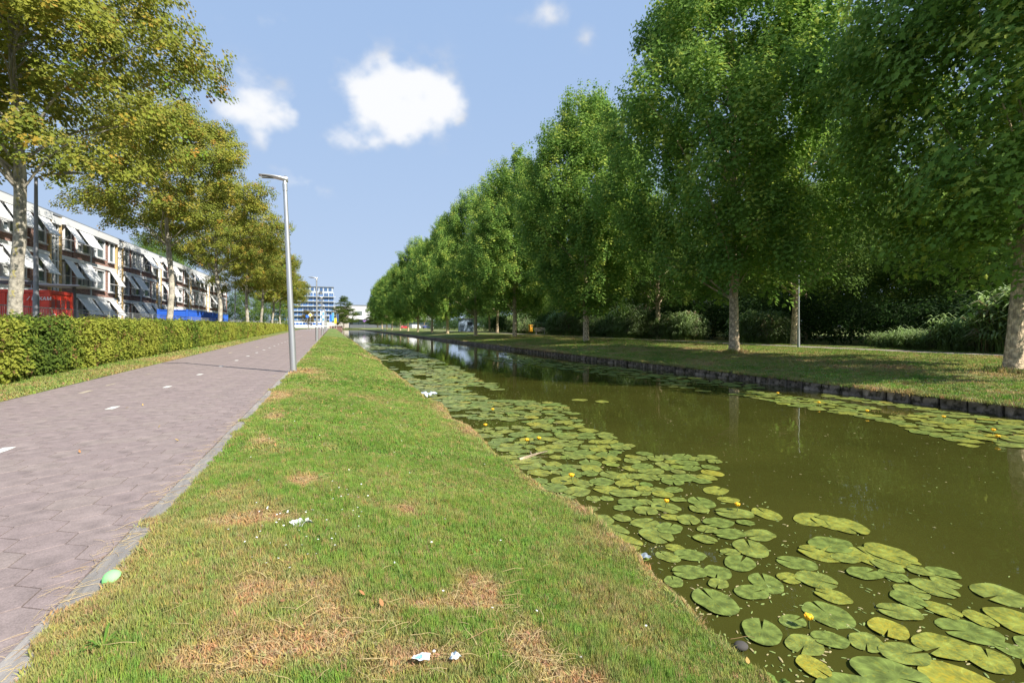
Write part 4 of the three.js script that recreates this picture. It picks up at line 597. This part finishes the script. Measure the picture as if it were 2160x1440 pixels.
// ---------- water lilies ----------
{
  const r = rng(101);
  const padTex = [0, 1, 2, 3].map(s => texture(256, (u, v) => {
    const x = u - 0.5, y = v - 0.5, d = Math.hypot(x, y) * 2, a = Math.atan2(y, x), vein = Math.pow(Math.abs(Math.cos(a * 9 + 0.6 * Math.sin(d * 9 + s))), 24) * step(0.05, 0.25, d) * 0.09, n = tileFbm(u, v, 6, 5, 40 + s), sp = s > 0 ? step(0.62 - 0.05 * s, 0.74, tileFbm(u, v, 26, 3, 9 + s)) : step(0.7, 0.8, tileFbm(u, v, 20, 3, 9)), dk = tileNoise(u * 60, v * 60, 60, s) > 0.95 ? 0.3 : 0;
    const k = 0.78 + 0.5 * (n - 0.5) + vein - dk; return [mix(k * 0.98, 0.95, sp * 0.7), mix(k, 0.86, sp * 0.7), mix(k * 0.9, 0.6, sp * 0.7)];
  }));
  const padCols = [[0.24, 0.3, 0.085], [0.3, 0.35, 0.1], [0.35, 0.375, 0.09], [0.41, 0.395, 0.08]];
  const padMats = padCols.map((c, i) => new THREE.MeshPhysicalMaterial({ map: padTex[i], color: lin(...c), roughness: 0.36, side: THREE.DoubleSide, clearcoat: 0.15, clearcoatRoughness: 0.4 }));
  const padGeo = seed => {                             // notched disc with a wavy rim, unit radius
    const q = rng(seed), N = 26, pos = [0, 0, 0], uv = [0.5, 0.5], idx = [], notch = 0.05 + q() * 0.08, w1 = q() * 6, w2 = q() * 6;
    for (const f of [0.55, 1]) for (let i = 0; i <= N; i++) { const a = notch + (6.2832 - 2 * notch) * i / N, e = i / N, k = f * (1 + 0.05 * Math.sin(a * 2 + w1) + 0.03 * Math.sin(a * 5 + w2)) * (1 - 0.12 * Math.pow(Math.abs(2 * e - 1), 10)), x = Math.cos(a) * k * 1.16, z = Math.sin(a) * k * 0.94; pos.push(x - 0.1, f === 1 ? 0.012 + 0.02 * Math.sin(a * 3 + w2) + 0.012 * Math.sin(a * 7 + w1) : 0.006, z); uv.push(0.5 + x * 0.42, 0.5 + z * 0.42); }
    for (let i = 0; i < N; i++) { idx.push(0, 2 + i, 1 + i); const a = 1 + i, b = N + 2 + i; idx.push(a, a + 1, b, a + 1, b + 1, b); }
    return fromArrays(pos, uv, idx);
  };
  const geos = [1, 2, 3, 4, 5, 6].map(padGeo);
  const inside = (p, x, y) => { let c = false; for (let i = 0, j = p.length - 1; i < p.length; j = i++) if ((p[i][1] > y) !== (p[j][1] > y) && x < (p[j][0] - p[i][0]) * (y - p[i][1]) / (p[j][1] - p[i][1]) + p[i][0]) c = !c; return c; };
  const beds = [
    ['beside the foot of the near bank', [[2.5, 4.86], [3.18, 5.42], [3.8, 5.2], [4.67, 4.7], [4.1, 4.0], [3.92, 3.48], [3.9, 2.9], [3.4, 2.5], [2.67, 2.11], [2.5, 2.22], [2.42, 2.83], [2.42, 3.63]], 54, 0.145],
    ['at the lower right corner of the view', [[4.43, 3.4], [4.9, 2.96], [4.9, 2.6], [4.9, 2.11], [3.9, 1.5], [2.88, 1.8], [2.6, 2.0], [2.95, 2.4], [3.5, 2.5], [4.1, 2.63]], 32, 0.165],
    ['in the large mid-bank bed', [[2.6, 12.09], [5.75, 11.74], [5.0, 9.09], [4.84, 6.75], [5.82, 6.24], [4.89, 5.41], [4.02, 5.12], [3.33, 5.02], [2.6, 5.41], [2.5, 7.0]], 200, 0.165],
    ['in the bluish distant bed', [[2.55, 22.84], [5.83, 24.29], [5.41, 18.6], [5.29, 14.92], [6.05, 12.05], [5.32, 11.12], [2.66, 12.09], [2.48, 15.35]], 230, 0.23],
    ['far down the near bank', [[2.6, 69.59], [6.88, 51.56], [6.26, 34.62], [5.83, 24.29], [2.76, 23.99], [2.61, 33.24]], 300, 0.3],
    ['under the far wall, right edge', [[14.2, 5.98], [11.16, 4.93], [10.44, 5.3], [10.81, 6.25], [11.46, 7.56], [11.32, 8.57], [11.37, 10.11], [11.46, 11.52], [13.6, 13.32], [14.2, 11.22], [14.3, 8.54]], 165, 0.18],
    ['in the long bed under the far wall', [[14.1, 13.32], [11.46, 11.52], [10.81, 13.27], [11.52, 16.37], [10.38, 20.68], [9.19, 28.5], [10.2, 36.36], [12.12, 34], [13.6, 20.35]], 230, 0.22],
  ];
  const all = [], placed = [];
  beds.forEach(([where, poly, n, size], bi) => {
    const xs = poly.map(p => p[0]), ys = poly.map(p => p[1]); let made = 0, tries = 0;
    while (made < n && tries++ < n * 60) {
      const X = mix(Math.min(...xs), Math.max(...xs), r()), F = mix(Math.min(...ys), Math.max(...ys), r()); if (!inside(poly, X, F)) continue;
      if (noise(X * 0.9 + bi * 9, F * (bi > 2 ? 0.5 : 0.9)) < (bi < 2 ? 0.18 : 0.3)) continue;
      const s = size * (0.5 + 0.72 * Math.pow(r(), 0.7)); if (X - s < 2.5) continue; let ok = true; for (const [a, b, c] of placed) if ((a - X) ** 2 + (b - F) ** 2 < ((s + c) * (bi < 2 ? 0.84 : 0.72)) ** 2) { ok = false; break; } if (!ok) continue;
      placed.push([X, F, s]); made++; const yel = r(); all.push({ X, F, s, g: Math.floor(r() * 6), m: yel < 0.36 ? 0 : yel < 0.72 ? 1 : yel < 0.96 ? 2 : 3, ry: r() * 6.28, rx: (r() - 0.5) * 0.02, rz: (r() - 0.5) * 0.02, y: WATER + 0.004 + r() * 0.01, where, show: s / (F * Math.cos(YAW) + X * Math.sin(YAW)) });
    }
  });
  // a few loose pads on open water
  for (const [X, F, s] of [[4.55, 4.2, .15], [5.0, 3.75, .2], [5.05, 3.62, .2], [4.9, 3.9, .18], [4.2, 3.3, .16], [4.4, 3.2, .17], [4.6, 3.1, .18], [4.75, 2.95, .16], [3.85, 5.9, .14], [4.6, 5.0, .15], [7.0, 11.9, .2], [6.6, 12.4, .2]]) all.push({ X, F, s, g: Math.floor(r() * 6), m: 2, ry: r() * 6.28, rx: 0.01, rz: 0.02, y: WATER + 0.008, where: 'on open water right of the beds', show: s / F * 1.2 });
  all.sort((a, b) => b.show - a.show);
  const tone = ['dark green', 'fresh green', 'yellow-green', 'yellowing'], c = new Copies();
  all.forEach((p, i) => {
    if (i < 300) { const m = part(numbered('lily_pad'), geos[p.g], padMats[p.m], scene); m.position.set(p.X, p.y, -p.F); m.rotation.set(p.rx, p.ry, p.rz); m.scale.setScalar(p.s); tag(m, (p.s > 0.17 ? 'large ' : p.s > 0.13 ? 'middling ' : 'small ') + tone[p.m] + ' lily pad floating ' + p.where, 'lily pad', (p.s > 0.17 ? 'large ' : p.s > 0.13 ? 'middling ' : 'small ') + tone[p.m] + ' lily pads ' + p.where); }
    else c.add(p.X, p.y, -p.F, p.rx, p.ry, p.rz, p.s, p.s, p.s, padCols[p.m].map(v => v * (0.9 + 0.2 * r())));
  });
  tag(c.build('distant_lily_pads', geos[0], new THREE.MeshPhysicalMaterial({ map: padTex[1], color: 0xffffff, roughness: 0.42, side: THREE.DoubleSide }), scene), 'carpet of small distant lily pads on the canal', 'lily pads', null, 'stuff');
  // flowers
  const stemM = std(lin(0.1, 0.13, 0.03), 0.7), petal = std(lin(0.85, 0.46, 0.01), 0.55), fl = [[3.62, 4.72, 'left of the pair above the near pads'], [4.3, 4.35, 'right of the pair above the near pads'], [3.1, 2.5, 'beside the big dark pad near the lower edge'], [3.0, 5.9, 'at the near end of the large bed'], [3.2, 8.0, 'left of two together in the large bed'], [3.45, 8.05, 'right of two together in the large bed'], [3.6, 11.2, 'at the far end of the large bed'], [2.9, 9.5, 'close to the bank in the large bed'], [11.9, 5.7, 'nearest under the far wall'], [11.3, 5.35, 'second under the far wall'], [12.6, 6.9, 'third under the far wall'], [11.9, 9.3, 'fourth under the far wall'], [12.4, 11, 'fifth under the far wall'], [11.8, 8, 'sixth under the far wall']];
  fl.forEach(([X, F, w]) => { const T = thing('yellow_water_lily', 'yellow water lily bloom ' + w, 'flower', X, WATER, F, r() * 6, 'yellow water lily blooms'); T.scale.setScalar(F < 5 ? 0.7 : 0.9); part('stem', tube([[-0.03, -0.03, 0.02], [-0.012, 0.03, 0.01], [0, 0.1, 0]], [0.008, 0.007, 0.007], 6, 0), stemM, T); const b = part('bloom', new THREE.LatheGeometry([[0.002, 0.095], [0.022, 0.1], [0.034, 0.12], [0.032, 0.142], [0.018, 0.15], [0.002, 0.142]].map(a => new THREE.Vector2(...a)), 10), petal, T); for (let k = 0; k < 5; k++) part('petal', new THREE.SphereGeometry(0.02, 7, 5).scale(1, 1.1, 0.45).rotateX(0.35).translate(0, 0.125, 0.032).rotateY(k * 1.257), petal, b); });
  // floating bits: duckweed, grass cuttings
  const s = new Copies(); for (let i = 0; i < 2600; i++) { const near = r() < 0.6, X = near ? 2.5 + Math.abs(r() + r() - 1) * 2.6 : 3 + r() * 11, F = near ? 1.8 + r() * r() * 20 : 2 + r() * 14, q = (near ? 0.006 : 0.0045) * (0.5 + r()); s.add(X, WATER + 0.003, -F, 0, r() * 6, 0, q * (1 + 3 * r()), q * 0.5, q, r() < 0.4 ? [0.35, 0.3, 0.14] : [0.2, 0.26, 0.07]); }
  tag(s.build('floating_debris', new THREE.IcosahedronGeometry(1, 0), std(0xffffff, 0.8), scene), 'tiny floating bits and duckweed on the water', 'debris', null, 'stuff');
}

// ---------- small things on the bank ----------
{
  const r = rng(131);
  // broad-leaved weeds
  const weedLeaf = (n, L, w, seed) => { const q = rng(seed), pos = [], idx = []; for (let k = 0; k < n; k++) { const a = k * 2.4 + q(), len = L * (0.6 + 0.5 * q()), rise = 0.35 + 0.5 * q(), dx = Math.cos(a), dz = Math.sin(a), o = pos.length / 3; for (let i = 0; i <= 4; i++) { const t = i / 4, ww = w * Math.sin(Math.PI * (0.12 + 0.86 * t)) * (0.7 + 0.3 * q()), x = dx * len * t, z = dz * len * t, y = len * rise * Math.sin(t * 2.2); pos.push(x - dz * ww, y, z + dx * ww, x, y - 0.004, z, x + dz * ww, y, z - dx * ww); } for (let i = 0; i < 4; i++) { const b = o + i * 3; idx.push(b, b + 3, b + 1, b + 1, b + 3, b + 4, b + 1, b + 4, b + 2, b + 2, b + 4, b + 5); } } return fromArrays(pos, null, idx); };
  const weedG = [weedLeaf(9, 0.14, 0.014, 1), weedLeaf(7, 0.11, 0.024, 2), weedLeaf(12, 0.17, 0.01, 3)], wm = leafy(0.25, 0.95); 
  const weedMats = [[0.1, 0.2, 0.03], [0.14, 0.22, 0.05]].map(c => { const m = wm.clone(); m.color.setRGB(...c); return m; });
  [[-0.93, 2.6, 2, 'grassy weed beside the kerb below the green ball'], [-0.1, 5.0, 1, 'round-leaved weed right of the upper dry patch'], [0.55, 6.6, 0, 'leafy weed on the bank above the white paper'], [0.1, 7.4, 0, 'leafy weed halfway up the bank'], [1.35, 6.3, 0, 'dark leafy weed near the crest of the bank'], [0.85, 4.3, 0, 'weed with upright leaves at mid bank'], [-0.05, 3.6, 2, 'grassy weed just below the white paper'], [1.7, 3.3, 1, 'broad-leaved weed near the water edge'], [1.2, 2.7, 1, 'broad-leaved weed right of the straw patch'], [-0.75, 9.5, 0, 'weed beside the kerb before the lamp post'], [1.95, 4.6, 2, 'tall weed at the crest above the lily pads'], [2.3, 2.05, 1, 'bright green seedling at the water line near the lower edge'], [1.2, 9.2, 2, 'weed on the bank crest beside the large lily bed'], [0.4, 3.0, 2, 'grassy weed left of the straw patch']].forEach(([X, F, k, l], i) => { const m = part(numbered('weed_plant'), weedG[k], weedMats[i % 2], scene); m.position.set(X, yLeftBank(X), -F); m.rotation.y = i; m.scale.setScalar(0.5 + 0.3 * r()); tag(m, l, 'weed', 'weeds on the near bank'); });
  // daisies, straw stalks and fallen leaves: far too many to count
  const d = new Copies(); for (let i = 0; i < 130; i++) { const g = i < 60, X = g ? -0.15 + (r() + r() - 1) * 0.55 : -1 + r() * 3, F = g ? 4.0 + (r() + r() - 1) * 1.0 : 1.8 + r() * 10; d.add(X, yLeftBank(X) + 0.045 + r() * 0.02, -F, (r() - 0.5) * 0.8, r() * 6, (r() - 0.5) * 0.8, 0.0065, 0.002, 0.0065, [0.8, 0.8, 0.78]); }
  for (let i = 0; i < 260; i++) { const X = 15 + r() * 9, F = 4 + r() * 16; d.add(X, yRightBank(X) + 0.09, -F, 0, 0, 0, 0.012, 0.005, 0.012, [0.8, 0.8, 0.78]); }
  tag(d.build('daisies', new THREE.CylinderGeometry(1, 0.7, 1, 8), std(0xffffff, 0.8), scene), 'tiny white daisies scattered in the grass', 'daisies', null, 'stuff');
  const s = new Copies(), stalk = tube([[0, 0, 0], [0.35, 0.05, 0.03], [0.7, 0.06, -0.02], [1, 0, 0.05]], [0.012, 0.01, 0.009, 0.005], 5, 0);
  for (let i = 0; i < 2600; i++) { const k = r(); let X, F; if (k < 0.4) { const p = PATCH[Math.floor(r() * PATCH.length)]; X = p[0] + (r() + r() - 1) * p[2] * 1.6; F = p[1] + (r() + r() - 1) * p[3] * 1.6; } else if (k < 0.72) { X = PATH_RIGHT + 0.02 + (r() + r() - 1) * 0.13; F = 0.8 + r() * r() * 16; } else { X = -1 + r() * 3.3; F = 1 + r() * 9; } if (X < -1.6 || X > 2.4) continue; const L = 0.05 + 0.13 * r() * r(), y = X < -1.16 ? 0.008 : yLeftBank(X) + 0.025 + 0.02 * r(); s.add(X, y, -F, 0, r() * 6.28, (r() - 0.5) * 0.35 * (X > -1.15 ? 1 : 0.1), L, L * 0.8, L * 0.8, r() < 0.8 ? [0.5, 0.38, 0.19] : [0.3, 0.19, 0.09]); }
  tag(s.build('straw_stalks', stalk, std(0xffffff, 0.9), scene), 'dry straw stalks lying on the grass and kerb', 'straw', null, 'stuff');
  const lv = new Copies(); for (let i = 0; i < 90; i++) { const X = r() < 0.7 ? -1.1 + r() * 3.2 : -6 + r() * 4.5, F = 1.6 + r() * 9; lv.add(X, (X < -1.15 ? 0.006 : yLeftBank(X) + 0.04), -F, -1.2 + (r() - 0.5), r() * 6, (r() - 0.5), 0.035, 0.045, 0.04, r() < 0.5 ? [0.32, 0.15, 0.06] : [0.42, 0.28, 0.08]); }
  tag(lv.build('fallen_leaves', fromArrays(leafShape(false).flatMap(([x, y]) => [x, y, 0.3 * x * x + 0.2 * y * y]), null, [0, 1, 7, 1, 2, 7, 2, 6, 7, 2, 3, 6, 3, 5, 6, 3, 4, 5]), std(0xffffff, 0.9, { side: THREE.DoubleSide }), scene), 'brown curled leaves fallen on the path and grass', 'leaves', null, 'stuff');
  // litter
  const crumple = (w, h, seed, amp) => { const g = new THREE.PlaneGeometry(w, h, 10, 8).rotateX(-Math.PI / 2), p = g.attributes.position; for (let i = 0; i < p.count; i++) { const x = p.getX(i), z = p.getZ(i), k = 1 - 0.35 * noise(x * 40 + seed, z * 40); p.setXYZ(i, x * k + 0.02 * (noise(z * 30, seed) - 0.5), amp * fbm(x * 22 + seed, z * 22, 0, 3), z * k); } g.computeVertexNormals(); return g; };
  const paper = std(lin(0.62, 0.63, 0.66), 0.8, { side: THREE.DoubleSide });
  const lit = (name, label, geo, mat, X, F, dy, ry) => { const m = part(numbered(name), geo, mat, scene); m.position.set(X, yLeftBank(X, F) + dy, -F); m.rotation.y = ry; m.scale.setScalar(0.78); return tag(m, label, 'litter'); };
  lit('crumpled_paper', 'crumpled white paper on the grass among daisies', crumple(0.2, 0.11, 3, 0.09), paper, -0.2, 3.8, 0.03, 0.3);
  const pr = lit('torn_wrapper', 'torn white wrapper with blue and green print on dry grass', crumple(0.12, 0.07, 8, 0.06), paper, 0.37, 2.2, 0.03, -0.3);
  part('printed_patch', crumple(0.05, 0.03, 8, 0.06).translate(-0.015, 0.004, 0.005), std(lin(0.2, 0.45, 0.55), 0.7, { side: THREE.DoubleSide }), pr);
  lit('plastic_scrap', 'pale blue plastic scrap right of the torn wrapper', crumple(0.07, 0.07, 12, 0.06), std(lin(0.6, 0.68, 0.74), 0.4, { side: THREE.DoubleSide }), 0.52, 2.18, 0.03, 0.7);
  const bag = part(numbered('plastic_bag'), crumple(0.5, 0.28, 17, 0.22), std(lin(0.42, 0.48, 0.58), 0.4, { side: THREE.DoubleSide }), scene); bag.position.set(2.66, WATER + 0.02, -14.3); tag(bag, 'pale blue-white plastic bag lying at the water edge', 'litter');
  const foam = part(numbered('foam_scrap'), crumple(0.16, 0.1, 25, 0.05), std(lin(0.24, 0.28, 0.32), 0.3, { side: THREE.DoubleSide }), scene); foam.position.set(2.62, WATER + 0.01, -3.75); tag(foam, 'clear plastic scrap floating beside the near lily pads', 'litter');
  const hb = thing('half_ball', 'bright green half of a foam ball lying on the kerb', 'ball', -1.13, 0.0, 3.27, 0.7); hb.rotation.z = 0.5; hb.scale.setScalar(0.72);
  const sh = new THREE.SphereGeometry(0.062, 20, 10, 0, Math.PI * 2, 0, Math.PI / 2), sp = sh.attributes.position; for (let i = 0; i < sp.count; i++) { const k = 1 + 0.05 * (noise(sp.getX(i) * 90, sp.getY(i) * 90, sp.getZ(i) * 90) - 0.5); sp.setXYZ(i, sp.getX(i) * k, sp.getY(i) * k * 0.85, sp.getZ(i) * k * 1.1); } sh.computeVertexNormals(); 
  part('shell', sh.translate(0.02, 0.03, 0), std(lin(0.26, 0.72, 0.24), 0.85, { side: THREE.DoubleSide }), hb); part('cut_face', new THREE.CircleGeometry(0.058, 20).rotateX(Math.PI / 2).translate(0.02, 0.031, 0), std(lin(0.3, 0.6, 0.3), 0.9, { side: THREE.DoubleSide }), hb);
  const st = part(numbered('bank_stone'), new THREE.IcosahedronGeometry(0.04, 2).scale(1.2, 0.6, 1), std(lin(0.06, 0.055, 0.05), 0.9), scene); st.position.set(2.5, WATER + 0.02, -2.5); tag(st, 'grey stone showing at the water edge', 'stone');
  const tw = part(numbered('floating_branch'), merge([tube([[0, 0, 0], [0.2, 0.02, 0.05], [0.42, 0.01, 0.02], [0.6, 0.03, 0.1]], [0.025, 0.02, 0.015, 0.008], 7, 0.2), tube([[0.25, 0.02, 0.05], [0.35, 0.04, -0.06], [0.42, 0.02, -0.14]], [0.012, 0.009, 0.005], 6, 0.2)]), barkBrown, scene); tw.position.set(2.75, WATER + 0.012, -7.2); tw.rotation.y = 0.5; tag(tw, 'brown broken branch floating among the lily pads', 'branch');
}
renderer.render(scene, camera);
